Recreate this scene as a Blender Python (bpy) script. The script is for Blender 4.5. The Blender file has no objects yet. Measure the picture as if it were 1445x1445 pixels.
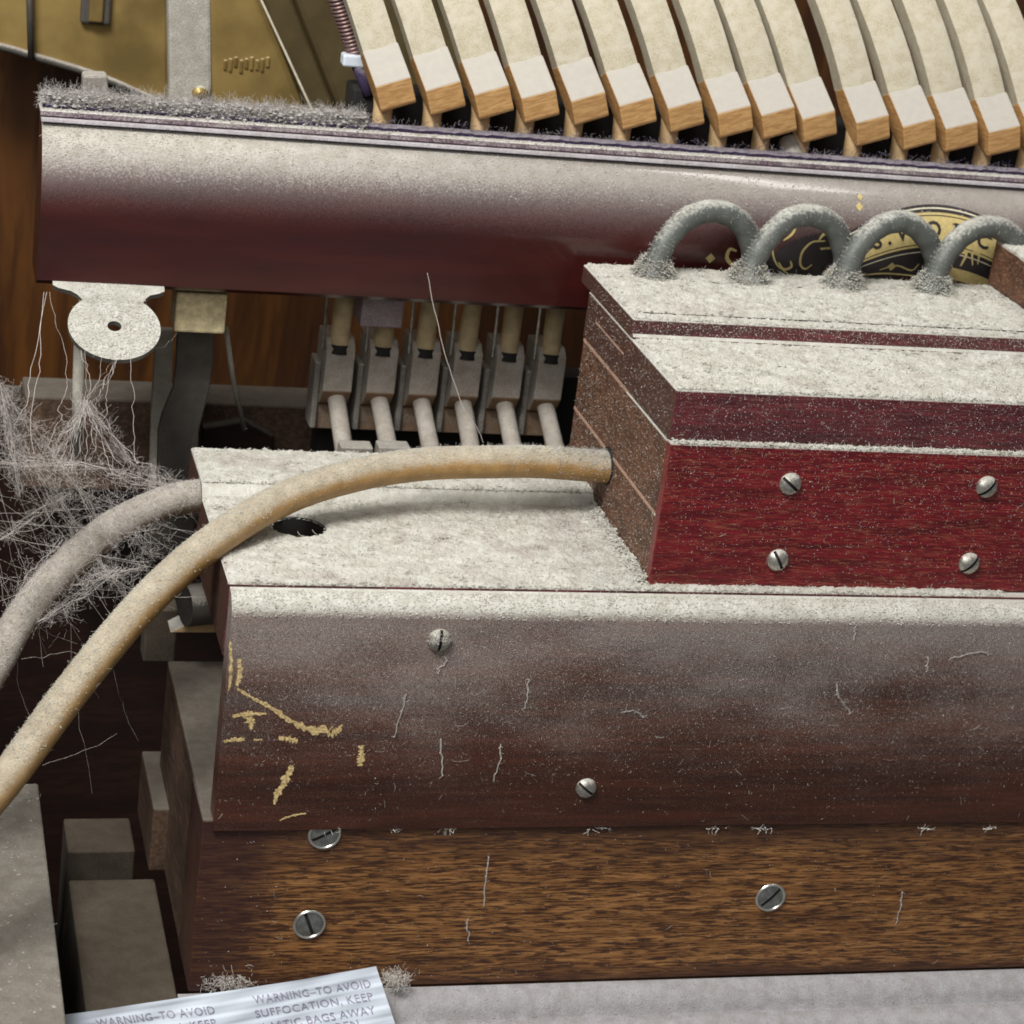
import bpy, bmesh, math, random
import numpy as np
from mathutils import Matrix, Vector

random.seed(7)
rng = np.random.default_rng(11)
C = bpy.context.scene.collection
S = 0.001                                     # everything below is written in millimetres
F, HALF = 3310.0, 722.5                       # lens of the photograph in its own pixels

# ------------------------------------------------------------------ camera
ex = np.array([11980, 308, 3310.]); ex /= np.linalg.norm(ex)
ey = np.array([-878, -1422, 3310.]); ey -= ex * (ey @ ex); ey /= np.linalg.norm(ey)
ez = np.cross(ex, ey)
ROT = np.stack([ex, ey, ez])
CAM = np.array([-193.8, -520.0, 231.5])
CAM = -(ROT @ (600.0 * np.array([(915 - HALF) / F, (828 - HALF) / F, 1])))

def at(x, y, X=None, Y=None, Z=None):
    """the point of the plane X=, Y= or Z= that a direction of the lens meets"""
    d = ROT @ np.array([(x - HALF) / F, (y - HALF) / F, 1])
    i, v = (0, X) if X is not None else (1, Y) if Y is not None else (2, Z)
    return CAM + (v - CAM[i]) / d[i] * d

cam = bpy.data.cameras.new('camera'); cam_o = bpy.data.objects.new('camera', cam); C.objects.link(cam_o)
cam.sensor_width = 36; cam.lens = 36 * F / 1445
cam.clip_start = 0.02; cam.clip_end = 20
m = Matrix.Identity(4)
for r in range(3):
    m[r][0], m[r][1], m[r][2], m[r][3] = ROT[r][0], -ROT[r][1], -ROT[r][2], CAM[r] * S
cam_o.matrix_world = m
cam.dof.use_dof = True; cam.dof.focus_distance = 0.61; cam.dof.aperture_fstop = 34
bpy.context.scene.camera = cam_o

# ------------------------------------------------------------------ light
w = bpy.data.worlds.new('World'); bpy.context.scene.world = w; w.use_nodes = True
w.node_tree.nodes['Background'].inputs[0].default_value = (0.92, 0.93, 0.95, 1)
w.node_tree.nodes['Background'].inputs[1].default_value = 0.13
def area(name, loc, target, size, power, col):
    l = bpy.data.lights.new(name, 'AREA'); l.energy = power; l.color = col; l.shape = 'RECTANGLE'
    l.size, l.size_y = size
    o = bpy.data.objects.new(name, l); C.objects.link(o)
    o.location = Vector(loc) * S
    o.rotation_euler = (Vector(target) - Vector(loc)).to_track_quat('-Z', 'Y').to_euler()
area('ceiling_lamp', (-420, -330, 720), (0, 40, 20), (0.30, 0.20), 9.0, (1.0, 0.975, 0.935))
area('room_lamp', (-420, -900, 620), (-20, 40, 0), (0.5, 0.5), 2.5, (1.0, 0.975, 0.935))
area('tube_lamp', (330, 200, 930), (40, 90, 40), (0.62, 0.045), 3.0, (1.0, 0.97, 0.93))
vs = bpy.context.scene.view_settings
vs.view_transform = 'Standard'; vs.look = 'None'; vs.gamma = 1; vs.exposure = 0.12; vs.use_curve_mapping = False
try:
    bpy.context.scene.cycles.use_denoising = True
    bpy.context.scene.cycles.max_bounces = 6
    bpy.context.scene.cycles.filter_width = 1.8
except Exception:
    pass

# ------------------------------------------------------------------ materials
class NT:
    def __init__(s, name):
        s.m = bpy.data.materials.new(name); s.m.use_nodes = True
        s.t = s.m.node_tree; s.n = s.t.nodes; s.l = s.t.links
        s.b = s.n['Principled BSDF']; s.co = None
    def link(s, a, b): s.l.new(a, b)
    def put(s, v, sock):
        if hasattr(v, 'is_output'): s.link(v, sock)
        elif isinstance(v, (tuple, list)):
            sock.default_value = (*v, 1) if len(v) == 3 and sock.type == 'RGBA' else v
        else: sock.default_value = v
    def coord(s):
        if s.co is None:
            tc = s.n.new('ShaderNodeTexCoord'); oi = s.n.new('ShaderNodeObjectInfo')
            a = s.n.new('ShaderNodeVectorMath'); a.operation = 'SCALE'; a.inputs[3].default_value = 1000
            s.link(tc.outputs['Object'], a.inputs[0]); s.obj = a.outputs[0]
            mu = s.math('MULTIPLY', oi.outputs['Random'], 300.0)
            b = s.n.new('ShaderNodeVectorMath'); b.operation = 'ADD'
            s.link(a.outputs[0], b.inputs[0]); s.link(mu, b.inputs[1]); s.co = b.outputs[0]
        return s.co
    def noise(s, scale, detail=3, rough=0.55, dist=0.0, off=0.0):
        if not isinstance(scale, (tuple, list)): scale = (scale,) * 3
        a = s.n.new('ShaderNodeVectorMath'); a.operation = 'MULTIPLY_ADD'
        s.link(s.coord(), a.inputs[0]); a.inputs[1].default_value = scale; a.inputs[2].default_value = (off, off, off)
        t = s.n.new('ShaderNodeTexNoise'); t.inputs['Scale'].default_value = 1
        t.inputs['Detail'].default_value = detail; t.inputs['Roughness'].default_value = rough
        t.inputs['Distortion'].default_value = dist
        s.link(a.outputs[0], t.inputs['Vector']); return t.outputs['Fac']
    def math(s, op, a, b=0.0, c=0.0):
        t = s.n.new('ShaderNodeMath'); t.operation = op
        s.put(a, t.inputs[0]); s.put(b, t.inputs[1])
        if op == 'MULTIPLY_ADD': s.put(c, t.inputs[2])
        return t.outputs[0]
    def step(s, v, lo, hi):
        t = s.n.new('ShaderNodeMapRange'); t.interpolation_type = 'SMOOTHSTEP'
        s.put(v, t.inputs[0]); t.inputs[1].default_value = lo; t.inputs[2].default_value = hi
        return t.outputs[0]
    def mix(s, f, a, b):
        t = s.n.new('ShaderNodeMix'); t.data_type = 'RGBA'
        s.put(f, t.inputs[0]); s.put(a, t.inputs[6]); s.put(b, t.inputs[7]); return t.outputs[2]
    def lerp(s, f, a, b): return s.math('MULTIPLY_ADD', s.math('SUBTRACT', b, a), f, a)
    def nz(s):
        g = s.n.new('ShaderNodeNewGeometry'); x = s.n.new('ShaderNodeSeparateXYZ')
        s.link(g.outputs['Normal'], x.inputs[0]); return x.outputs[2]
    def s_normal(s, i):
        g = s.n.new('ShaderNodeNewGeometry'); x = s.n.new('ShaderNodeSeparateXYZ')
        s.link(g.outputs['Normal'], x.inputs[0]); return x.outputs[i]
    def axis(s, i):
        s.coord(); x = s.n.new('ShaderNodeSeparateXYZ'); s.link(s.obj, x.inputs[0]); return x.outputs[i]
    def bump(s, h, strength, dist=0.0002):
        t = s.n.new('ShaderNodeBump'); s.put(strength, t.inputs['Strength']); t.inputs['Distance'].default_value = dist
        s.put(h, t.inputs['Height']); s.link(t.outputs[0], s.b.inputs['Normal'])
    def out(s, col, rough=0.5, metal=0.0, spec=0.5, coat=0.0, coat_rough=0.15):
        s.put(col, s.b.inputs['Base Color']); s.put(rough, s.b.inputs['Roughness']); s.put(metal, s.b.inputs['Metallic'])
        s.put(spec, s.b.inputs['Specular IOR Level'])
        s.put(coat, s.b.inputs['Coat Weight']); s.put(coat_rough, s.b.inputs['Coat Roughness'])
        return s.m

M = {}
DUST = (0.56, 0.555, 0.505)
def dust_colour(n, base=DUST):
    a = n.noise(0.25, 4); b = n.noise(2.2, 3, 0.7, off=9)
    c = n.mix(n.step(a, 0.3, 0.7), tuple(x * f_ for x, f_ in zip(base, (0.84, 0.82, 0.78))), tuple(min(1, x * 1.10) for x in base))
    return n.mix(n.step(b, 0.30, 0.62), n.mix(0.5, c, tuple(x * 0.55 for x in base)), c)

def plain(name, col, rough=0.5, metal=0.0, var=0.15, scale=0.4, spec=0.5, bump=0.0):
    n = NT(name); f = n.step(n.noise(scale, 4), 0.3, 0.7)
    c = n.mix(f, tuple(x * (1 - var) for x in col), tuple(min(1, x * (1 + var)) for x in col))
    if bump: n.bump(n.noise(scale * 6, 4), bump)
    M[name] = n.out(c, rough, metal, spec); return M[name]

def dusted(name, base, lo, hi, k=0.5, rough=0.4, metal=0.0, fine=2.0, var=0.15, grain=0.3, dustcol=DUST, film=0.0, coat=0.0, gold=None):
    """base colour under dust that settles on whatever faces up: lo..hi is the upward share of the normal where the dust starts and covers"""
    n = NT(name)
    f = n.step(n.noise(grain, 4), 0.3, 0.7)
    c = n.mix(f, tuple(x * (1 - var) for x in base), tuple(min(1, x * (1 + var)) for x in base))
    fn = n.noise(fine, 4, 0.65, off=31); bn = n.noise(0.12, 3, off=5)
    v = n.math('ADD', n.nz(), n.math('MULTIPLY', n.math('SUBTRACT', fn, 0.5), k * 2))
    v = n.math('ADD', v, n.math('MULTIPLY', n.math('SUBTRACT', bn, 0.5), k))
    d = n.step(v, lo, hi)
    if film: d = n.math('MAXIMUM', d, film)
    n.bump(fn, n.math('MULTIPLY', d, 0.9), 0.0004)
    M[name] = n.out(n.mix(d, c, dust_colour(n, dustcol)), n.lerp(d, rough, 1.0), n.math('MULTIPLY', n.math('SUBTRACT', 1.0, d), metal), 0.4,
                    n.math('MULTIPLY', n.math('SUBTRACT', 1.0, d), coat))
    return M[name]

def wood(name, dark, light, pore, gx=0.10, gz=1.6, pore_amt=0.5, rough=0.35, coat=0.3, speck=None, zfilm=None, film_col=(0.27, 0.23, 0.23), cover=0.0, band=None, axis_scale=None, endcol=None, pore_at=(0.52, 0.64), updust_shade=DUST):
    """varnished wood, grain along x; zfilm = (z0, z1, amount): a thin dust film that fades from height z1 to z0"""
    n = NT(name)
    sc = axis_scale or (gx, gz, gz)
    f = n.noise(sc, 5, 0.6, 0.6)
    g = n.noise(tuple(x * 0.22 for x in sc), 3, off=17)
    c = n.mix(n.step(f, 0.32, 0.68), dark, light)
    c = n.mix(n.math('MULTIPLY', n.step(g, 0.42, 0.68), 0.65), c, tuple(x * 0.55 for x in dark))
    p = n.noise(tuple(x * 1.9 for x in sc), 3, 0.65, 0.3, off=3)
    pf = n.math('MULTIPLY', n.step(p, *pore_at), pore_amt)
    c = n.mix(pf, c, pore)
    d = None
    if band:                                              # darker stretches of the colour with soft ragged borders
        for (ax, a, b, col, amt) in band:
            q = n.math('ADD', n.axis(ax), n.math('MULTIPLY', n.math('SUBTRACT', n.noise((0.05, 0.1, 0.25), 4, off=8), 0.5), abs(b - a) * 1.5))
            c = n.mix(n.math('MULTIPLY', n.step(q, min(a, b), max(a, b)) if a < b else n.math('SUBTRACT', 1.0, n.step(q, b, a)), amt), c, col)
    if endcol:                                            # end grain is browner than the long faces
        g3 = n.s_normal(0); ec = n.mix(n.step(n.noise((1, .5, 1.2), 4, 0.65, off=50), 0.35, 0.68), *endcol)
        c = n.mix(n.step(n.math('ABSOLUTE', g3), 0.6, 0.8), c, ec)
    fine = n.noise(3.2, 4, 0.7, off=40)
    if zfilm:
        z0, z1, amt = zfilm
        q = n.math('ADD', n.axis(2), n.math('MULTIPLY', n.math('SUBTRACT', n.noise((0.03, 0.03, 0.06), 3, off=21), 0.5), (z1 - z0) * 0.8))
        t = n.step(q, z0, z1)
        sp_ = n.noise(5.5, 3, 0.75, off=61)                # single specks, more and closer towards the top
        lo_ = n.math('SUBTRACT', 0.635, n.math('MULTIPLY', t, 0.155))
        sp_ = n.math('MULTIPLY', n.step(n.math('SUBTRACT', sp_, lo_), 0.0, 0.06), 0.92)
        haze = n.math('MULTIPLY', n.math('POWER', t, 3.0), 0.14)
        d = n.math('MULTIPLY', n.math('MAXIMUM', sp_, haze), amt)
    if cover:
        e = n.math('MULTIPLY', n.step(fine, 0.46, 0.72), cover)
        d = e if d is None else n.math('MAXIMUM', d, e)
    up = n.step(n.math('ADD', n.nz(), n.math('MULTIPLY', n.math('SUBTRACT', fine, 0.5), 0.9)), 0.12, 0.55)
    col = c if d is None else n.mix(d, c, film_col)
    col = n.mix(up, col, dust_colour(n, updust_shade))
    tot = up if d is None else n.math('MAXIMUM', up, d)
    n.bump(n.math('ADD', n.math('MULTIPLY', p, -0.5), fine), 0.22, 0.00015)
    M[name] = n.out(col, n.lerp(tot, rough, 0.9), 0.0, 0.4, n.math('MULTIPLY', n.math('SUBTRACT', 1.0, tot), coat), 0.22)
    return M[name]

n = NT('dust'); n.bump(n.noise(3.0, 4), 0.6, 0.0004)
M['dust'] = n.out(n.mix(n.math('MULTIPLY', n.step(n.noise(0.075, 4, 0.6, 0.4, off=77), 0.50, 0.72), 0.34), dust_colour(n), (0.24, 0.175, 0.16)), 1.0, 0, 0.1)   # thin places let the varnish tint through
n = NT('lint'); M['lint'] = n.out(n.mix(n.noise(0.6, 2), (0.50, 0.48, 0.44), (0.78, 0.76, 0.70)), 1.0, 0, 0.1)
n = NT('grey_dust'); M['grey_dust'] = n.out(dust_colour(n, (0.45, 0.43, 0.42)), 1.0, 0, 0.1)
n = NT('web'); M['web'] = n.out(n.mix(n.noise(0.2, 2), (0.50, 0.45, 0.42), (0.80, 0.76, 0.72)), 1.0, 0, 0.1)
wood('red_wood', (0.090, 0.005, 0.010), (0.22, 0.011, 0.018), (0.46, 0.17, 0.08), 0.16, 1.9, 0.34, 0.4, 0.12, cover=0.07, film_col=(0.36, 0.22, 0.22))
wood('plum_wood', (0.056, 0.008, 0.011), (0.150, 0.018, 0.024), (0.22, 0.09, 0.08), 0.08, 0.9, 0.3, 0.4, 0.15, cover=0.34, film_col=(0.30, 0.25, 0.26), endcol=((0.045, 0.018, 0.012), (0.11, 0.046, 0.026)))
wood('end_wood', (0.060, 0.024, 0.013), (0.15, 0.062, 0.030), (0.30, 0.17, 0.10), 0.6, 0.9, 0.6, 0.6, 0.0, cover=0.28, film_col=(0.30, 0.25, 0.22), axis_scale=(0.9, 0.35, 1.1))
wood('panel_wood', (0.045, 0.014, 0.008), (0.088, 0.025, 0.011), (0.12, 0.06, 0.035), 0.03, 0.5, 0.2, 0.42, 0.12, zfilm=(48, 122, 1.0), film_col=(0.46, 0.415, 0.385), cover=0.0)
wood('lower_wood', (0.20, 0.082, 0.026), (0.44, 0.215, 0.075), (0.036, 0.014, 0.009), 0.095, 1.25, 0.90, 0.5, 0.03, pore_at=(0.455, 0.575), updust_shade=(0.14, 0.12, 0.10),  # top dust darkened, painting shade over the exposed upper edge
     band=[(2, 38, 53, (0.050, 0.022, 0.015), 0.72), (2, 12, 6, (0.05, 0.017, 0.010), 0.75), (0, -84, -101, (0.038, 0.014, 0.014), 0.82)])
wood('block_wood', (0.055, 0.030, 0.018), (0.11, 0.062, 0.038), (0.20, 0.13, 0.09), 0.3, 0.15, 0.4, 0.7, 0.0, cover=0.3, film_col=(0.20, 0.15, 0.12), axis_scale=(0.5, 0.1, 0.5), updust_shade=(0.135, 0.118, 0.098))  # dust on the tops darkened: their shade is put into the colour
wood('back_wood', (0.040, 0.013, 0.003), (0.115, 0.042, 0.007), (0.025, 0.008, 0.002), 0.05, 0.05, 0.4, 0.5, 0.2, axis_scale=(0.09, 0.09, 0.012))
wood('dark_wood', (0.013, 0.005, 0.003), (0.028, 0.010, 0.006), (0.012, 0.005, 0.004), 0.1, 0.6, 0.3, 0.5, 0.1, updust_shade=(0.07, 0.06, 0.05))  # top dust near black, painting the shade deep in the gap
# the half-round rail: dust cake on its shoulder, thinning out round the curve
n = NT('rail_wood')
f = n.noise((0.02, 0.12, 0.12), 3, 0.5, 0.4); c = n.mix(n.step(f, 0.25, 0.75), (0.030, 0.0055, 0.0055), (0.056, 0.0095, 0.008))
fn = n.noise(1.7, 4, 0.7, off=31); ff = n.noise(4.0, 3, 0.7, off=2)
xr = n.step(n.axis(0), 31.0, 181.0)
v = n.math('ADD', n.nz(), n.math('MULTIPLY', n.math('SUBTRACT', fn, 0.5), 0.75))
cake = n.math('MULTIPLY', n.step(v, 0.33, 0.78), n.math('SUBTRACT', 1.0, n.math('MULTIPLY', xr, 0.55)))
film = n.math('MULTIPLY', n.step(n.math('ADD', n.nz(), n.math('MULTIPLY', n.math('SUBTRACT', ff, 0.5), 0.8)), 0.02, 0.70), 0.42)
c2 = n.mix(film, c, (0.36, 0.335, 0.325)); c2 = n.mix(cake, c2, dust_colour(n, (0.53, 0.505, 0.45)))
n.bump(fn, n.math('MULTIPLY', cake, 0.8), 0.0005)
M['rail_wood'] = n.out(c2, n.lerp(n.math('MAXIMUM', cake, n.math('MULTIPLY', film, 0.5)), 0.30, 0.95), 0, 0.5, n.math('MULTIPLY', n.math('SUBTRACT', 1.0, cake), 0.6), 0.12)

n = NT('hammer_felt'); a = n.noise(2.6, 4, 0.7); b = n.noise(0.3, 3, off=4)
M['hammer_felt'] = n.out(n.mix(n.step(b, 0.35, 0.7), n.mix(n.step(a, 0.3, 0.65), (0.37, 0.325, 0.22), (0.55, 0.50, 0.385)), (0.55, 0.51, 0.41)), 1.0, 0, 0.1); n.bump(a, 0.7, 0.0004)
n = NT('hammer_wood'); g = n.noise((0.25, 0.25, 1.5), 4, 0.6, 0.5); q = n.step(n.math('ADD', n.nz(), n.math('MULTIPLY', n.math('SUBTRACT', n.noise(1.8, 3, off=7), 0.5), 0.35)), 0.12, 0.50)
cw = n.mix(n.step(g, 0.35, 0.65), (0.42, 0.225, 0.085), (0.60, 0.36, 0.15))
M['hammer_wood'] = n.out(n.mix(q, cw, n.mix(n.noise(0.5, 3), (0.40, 0.375, 0.335), (0.48, 0.455, 0.405))), n.lerp(q, 0.5, 1.0), 0, 0.3)
dusted('shank_wood', (0.58, 0.40, 0.21), 0.5, 0.9, 0.4, 0.6)
dusted('sticker_wood', (0.27, 0.17, 0.10), -0.25, 0.02, 0.25, 0.8, dustcol=(0.45, 0.415, 0.37))
dusted('peg_wood', (0.52, 0.41, 0.235), 0.75, 1.0, 0.2, 0.6)
dusted('hose_rubber', (0.34, 0.20, 0.070), 0.03, 0.68, 0.45, 0.42, dustcol=(0.49, 0.43, 0.33), coat=0.25)
dusted('old_hose', (0.30, 0.24, 0.17), -0.4, 0.1, 0.3, 0.8, dustcol=(0.47, 0.43, 0.38))
dusted('lead', (0.085, 0.097, 0.094), 0.30, 1.0, 0.8, 0.5, 0.35, fine=0.9, film=0.12, dustcol=(0.50, 0.50, 0.46))
dusted('lug_metal', (0.22, 0.21, 0.19), 0.3, 0.6, 0.3, 0.5, 0.6)
dusted('dark_iron', (0.075, 0.068, 0.06), 0.2, 0.8, 0.5, 0.55, 0.5, film=0.10, dustcol=(0.45, 0.42, 0.38))
dusted('grey_bar', (0.30, 0.285, 0.25), -0.3, 0.2, 0.5, 0.8, 0.0, dustcol=(0.50, 0.48, 0.42))
dusted('gold_paint', (0.40, 0.28, 0.10), 0.5, 0.9, 0.5, 0.42, 0.6, var=0.35, grain=0.035)
dusted('olive_paint', (0.11, 0.082, 0.036), 0.6, 0.9, 0.4, 0.5, 0.3, var=0.25, grain=0.05)
dusted('screw_steel', (0.50, 0.48, 0.43), 0.35, 0.95, 0.5, 0.38, 0.85, fine=1.5, var=0.25, grain=1.2)
plain('bright_steel', (0.42, 0.43, 0.40), 0.34, 0.9, 0.25, 0.6)
plain('rim_steel', (0.78, 0.78, 0.72), 0.28, 0.9, 0.1)
dusted('purple_felt', (0.045, 0.030, 0.075), 0.2, 1.0, 0.7, 1.0, fine=1.6, dustcol=(0.26, 0.24, 0.28))
dusted('lip_felt', (0.07, 0.045, 0.10), -0.5, 0.5, 0.6, 1.0, fine=1.3, dustcol=(0.46, 0.44, 0.46))
dusted('lip_wood', (0.07, 0.03, 0.055), 0.1, 0.5, 0.3, 0.6, dustcol=(0.60, 0.58, 0.55))
plain('cream_felt', (0.66, 0.56, 0.34), 1.0, 0, 0.2, 0.5, bump=0.5)
plain('gold_leaf', (0.54, 0.43, 0.18), 0.55, 0.0, 0.10, 0.8)
plain('black_ink', (0.028, 0.022, 0.024), 0.5)
plain('pale_line', (0.62, 0.58, 0.45), 0.6)
plain('bare_wood', (0.58, 0.43, 0.20), 0.8, 0, 0.5, 1.6)
plain('glue_strip', (0.40, 0.25, 0.18), 0.8)
plain('plastic_white', (0.70, 0.77, 0.87), 0.38, 0, 0.05, 0.05)
plain('purple_ink', (0.36, 0.34, 0.44), 0.6, 0, 0.3, 1.5)
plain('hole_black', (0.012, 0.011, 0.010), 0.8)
plain('copper_wire', (0.30, 0.20, 0.19), 0.45, 0.7)
dusted('key_paint', (0.20, 0.18, 0.16), -0.2, 0.3, 0.5, 0.9, dustcol=(0.43, 0.41, 0.37))
dusted('low_shade_paint', (0.05, 0.038, 0.028), -0.2, 0.3, 0.5, 0.9, dustcol=(0.115, 0.094, 0.070))  # base and dust dimmed, so the shade down here sits in the colour
dusted('corner_shade_paint', (0.10, 0.09, 0.08), -0.2, 0.3, 0.5, 0.9, dustcol=(0.25, 0.23, 0.20))  # dimmed dust colour paints the shade over the corner block
dusted('slip_paint', (0.16, 0.10, 0.11), -0.35, 0.55, 0.55, 0.6, dustcol=(0.42, 0.41, 0.43))

# ------------------------------------------------------------------ mesh helpers (mm in, metres out)
class MB:
    def __init__(s): s.v = []; s.f = []; s.k = 0
    def add(s, v, f):
        s.v.append(np.asarray(v, float).reshape(-1, 3)); o = s.k
        s.f += [tuple(int(i) + o for i in q) for q in f]; s.k += len(s.v[-1]); return s
    def box(s, x0, x1, y0, y1, z0, z1):
        v = [(x, y, z) for x in (x0, x1) for y in (y0, y1) for z in (z0, z1)]
        return s.add(v, [(0, 1, 3, 2), (4, 6, 7, 5), (0, 4, 5, 1), (2, 3, 7, 6), (0, 2, 6, 4), (1, 5, 7, 3)])
    def prism(s, pts, x0, x1):
        """outline in (y, z) run along x"""
        n = len(pts); v = [(x0, p[0], p[1]) for p in pts] + [(x1, p[0], p[1]) for p in pts]
        return s.add(v, [tuple(range(n - 1, -1, -1)), tuple(range(n, 2 * n))] + [(i, (i + 1) % n, n + (i + 1) % n, n + i) for i in range(n)])
    def plate(s, pts, y0, y1):
        """outline in (x, z) with thickness in y"""
        n = len(pts); v = [(p[0], y0, p[1]) for p in pts] + [(p[0], y1, p[1]) for p in pts]
        return s.add(v, [tuple(range(n)), tuple(range(2 * n - 1, n - 1, -1))] + [(i, n + i, n + (i + 1) % n, (i + 1) % n) for i in range(n)])
    def tube(s, path, r, n=12, cap=True):
        P = np.asarray(path, float); k = len(P); rr = np.broadcast_to(np.asarray(r, float), (k,))
        T = np.gradient(P, axis=0); T /= np.linalg.norm(T, axis=1)[:, None] + 1e-9
        u = np.cross(T[0], (0.13, 0.3, 1.0)); u /= np.linalg.norm(u); vs_ = []
        for i in range(k):
            u = u - T[i] * (u @ T[i]); u /= np.linalg.norm(u); b = np.cross(T[i], u)
            a = np.linspace(0, 2 * math.pi, n, endpoint=False)
            vs_.append(P[i] + rr[i] * (np.cos(a)[:, None] * u + np.sin(a)[:, None] * b))
        f = [(i * n + j, i * n + (j + 1) % n, (i + 1) * n + (j + 1) % n, (i + 1) * n + j) for i in range(k - 1) for j in range(n)]
        if cap: f += [tuple(range(n - 1, -1, -1)), tuple((k - 1) * n + j for j in range(n))]
        return s.add(np.concatenate(vs_), f)
    def lathe(s, prof, c, n=24, axis='z'):
        """profile of (radius, height) round an upright axis at c"""
        a = np.linspace(0, 2 * math.pi, n, endpoint=False); v = []
        for r, h in prof: v += [(c[0] + r * math.cos(t), c[1] + r * math.sin(t), c[2] + h) for t in a]
        f = [(i * n + j, i * n + (j + 1) % n, (i + 1) * n + (j + 1) % n, (i + 1) * n + j) for i in range(len(prof) - 1) for j in range(n)]
        return s.add(v, f)
    def arr(s): return np.concatenate(s.v), s.f

def mesh(name, v, f, mat, origin=(0, 0, 0), bevel=0.0, smooth=False, seg=2):
    me = bpy.data.meshes.new(name)
    me.from_pydata((np.asarray(v, float) - np.asarray(origin, float)) * S, [], f)
    if bevel:
        bm = bmesh.new(); bm.from_mesh(me)
        bmesh.ops.recalc_face_normals(bm, faces=bm.faces)
        es = [e for e in bm.edges if len(e.link_faces) == 2 and e.calc_face_angle(0) > 0.5]
        bmesh.ops.bevel(bm, geom=es, offset=bevel * S, segments=seg, affect='EDGES', profile=0.5, clamp_overlap=True)
        bm.to_mesh(me); bm.free()
    me.materials.append(mat)
    if smooth:
        me.polygons.foreach_set('use_smooth', np.ones(len(me.polygons), bool))
        if smooth is not True:
            try: me.set_sharp_from_angle(angle=math.radians(smooth))
            except Exception: pass
    return me

def obj(name, mb, mat, parent=None, bevel=0.0, smooth=False, label=None, kind=None, seg=2):
    v, f = mb.arr() if isinstance(mb, MB) else mb
    org = np.array(parent['base']) if parent is not None else np.zeros(3)
    if parent is not None and parent.parent is not None: org = np.array(parent.parent['base'])
    o = bpy.data.objects.new(name, mesh(name, v, f, M[mat], org, bevel, smooth, seg)); C.objects.link(o)
    if parent is not None: o.parent = parent
    if label: o['label'] = label
    if kind: o['kind'] = kind
    return o

def thing(name, label, cat, base, group=None):
    o = bpy.data.objects.new(name, None); C.objects.link(o); o.location = Vector(base) * S
    o.empty_display_size = 0.005
    o['label'] = label; o['category'] = cat; o['base'] = [float(x) for x in base]
    if group: o['group'] = group
    return o

def dup(root, loc, label, rot=None):
    """a copy of a thing and of its parts; meshes are shared"""
    r = root.copy(); C.objects.link(r); r.location = Vector(loc) * S; r['base'] = [float(x) for x in loc]; r['label'] = label
    if rot is not None: r.rotation_euler = rot
    for ch in list(root.children):
        k = ch.copy(); C.objects.link(k); k.parent = r
        for g in list(ch.children):
            q = g.copy(); C.objects.link(q); q.parent = k
    return r

def smooth_path(pts, per=10):
    """Catmull-Rom through the points"""
    P = np.asarray(pts, float); P = np.vstack([2 * P[0] - P[1], P, 2 * P[-1] - P[-2]]); out = []
    for i in range(1, len(P) - 2):
        for t in np.linspace(0, 1, per, endpoint=False):
            a, b, c, d = P[i - 1:i + 3]
            out.append(0.5 * ((2 * b) + (c - a) * t + (2 * a - 5 * b + 4 * c - d) * t * t + (3 * b - a - 3 * c + d) * t ** 3))
    out.append(P[-2]); return np.array(out)

def vnoise(x, y, seed=0):
    """value noise, vectorised"""
    def h(i, j):
        k = (i * 374761393 + j * 668265263 + seed * 974634711) & 0xffffffff
        k = ((k ^ (k >> 13)) * 1274126177) & 0xffffffff
        return ((k ^ (k >> 16)) & 0xffff) / 65535.0
    xi = np.floor(x).astype(np.int64); yi = np.floor(y).astype(np.int64); fx = x - xi; fy = y - yi
    fx = fx * fx * (3 - 2 * fx); fy = fy * fy * (3 - 2 * fy)
    return (h(xi, yi) * (1 - fx) + h(xi + 1, yi) * fx) * (1 - fy) + (h(xi, yi + 1) * (1 - fx) + h(xi + 1, yi + 1) * fx) * fy

def fbm(x, y, seed=0, oct=4):
    s = 0; a = 0.5
    for i in range(oct):
        s = s + a * vnoise(x * 2 ** i, y * 2 ** i, seed + i); a *= 0.55
    return s

def grains(P, r, flat=0.7):
    """small eight-sided crumbs, one per point"""
    n = len(P); r = np.broadcast_to(r, (n,))
    d = np.array([(1, 0, 0), (-1, 0, 0), (0, 1, 0), (0, -1, 0), (0, 0, 1), (0, 0, -1)], float)
    a = rng.uniform(0, 6.28, n); ca, sa = np.cos(a), np.sin(a)
    v = d[None] * (r[:, None, None] * rng.uniform(0.5, 1.4, (n, 6, 1)))
    x = v[..., 0] * ca[:, None] - v[..., 1] * sa[:, None]; y = v[..., 0] * sa[:, None] + v[..., 1] * ca[:, None]
    v = np.stack([x + rng.normal(0, 0.15, x.shape) * r[:, None], y, v[..., 2] * flat], -1) + P[:, None, :]
    f = np.array([(0, 2, 4), (2, 1, 4), (1, 3, 4), (3, 0, 4), (2, 0, 5), (1, 2, 5), (3, 1, 5), (0, 3, 5)])
    F_ = (f[None] + 6 * np.arange(n)[:, None, None]).reshape(-1, 3)
    return v.reshape(-1, 3), F_

def fibres(P, D, L, rad, seg=4, curl=0.6):
    """thin three-sided threads from the points P along D"""
    n = len(P); D = D / (np.linalg.norm(D, axis=1)[:, None] + 1e-9); L = np.broadcast_to(L, (n,)); rad = np.broadcast_to(rad, (n,))
    pts = [P]; d = D.copy(); b = rng.normal(0, curl, (n, 3))
    for i in range(seg):
        d = d + b * 0.5 + rng.normal(0, curl * 0.4, (n, 3)); d /= np.linalg.norm(d, axis=1)[:, None]
        pts.append(pts[-1] + d * (L / seg)[:, None])
    return threads(np.stack(pts, 1), rad)

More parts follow.
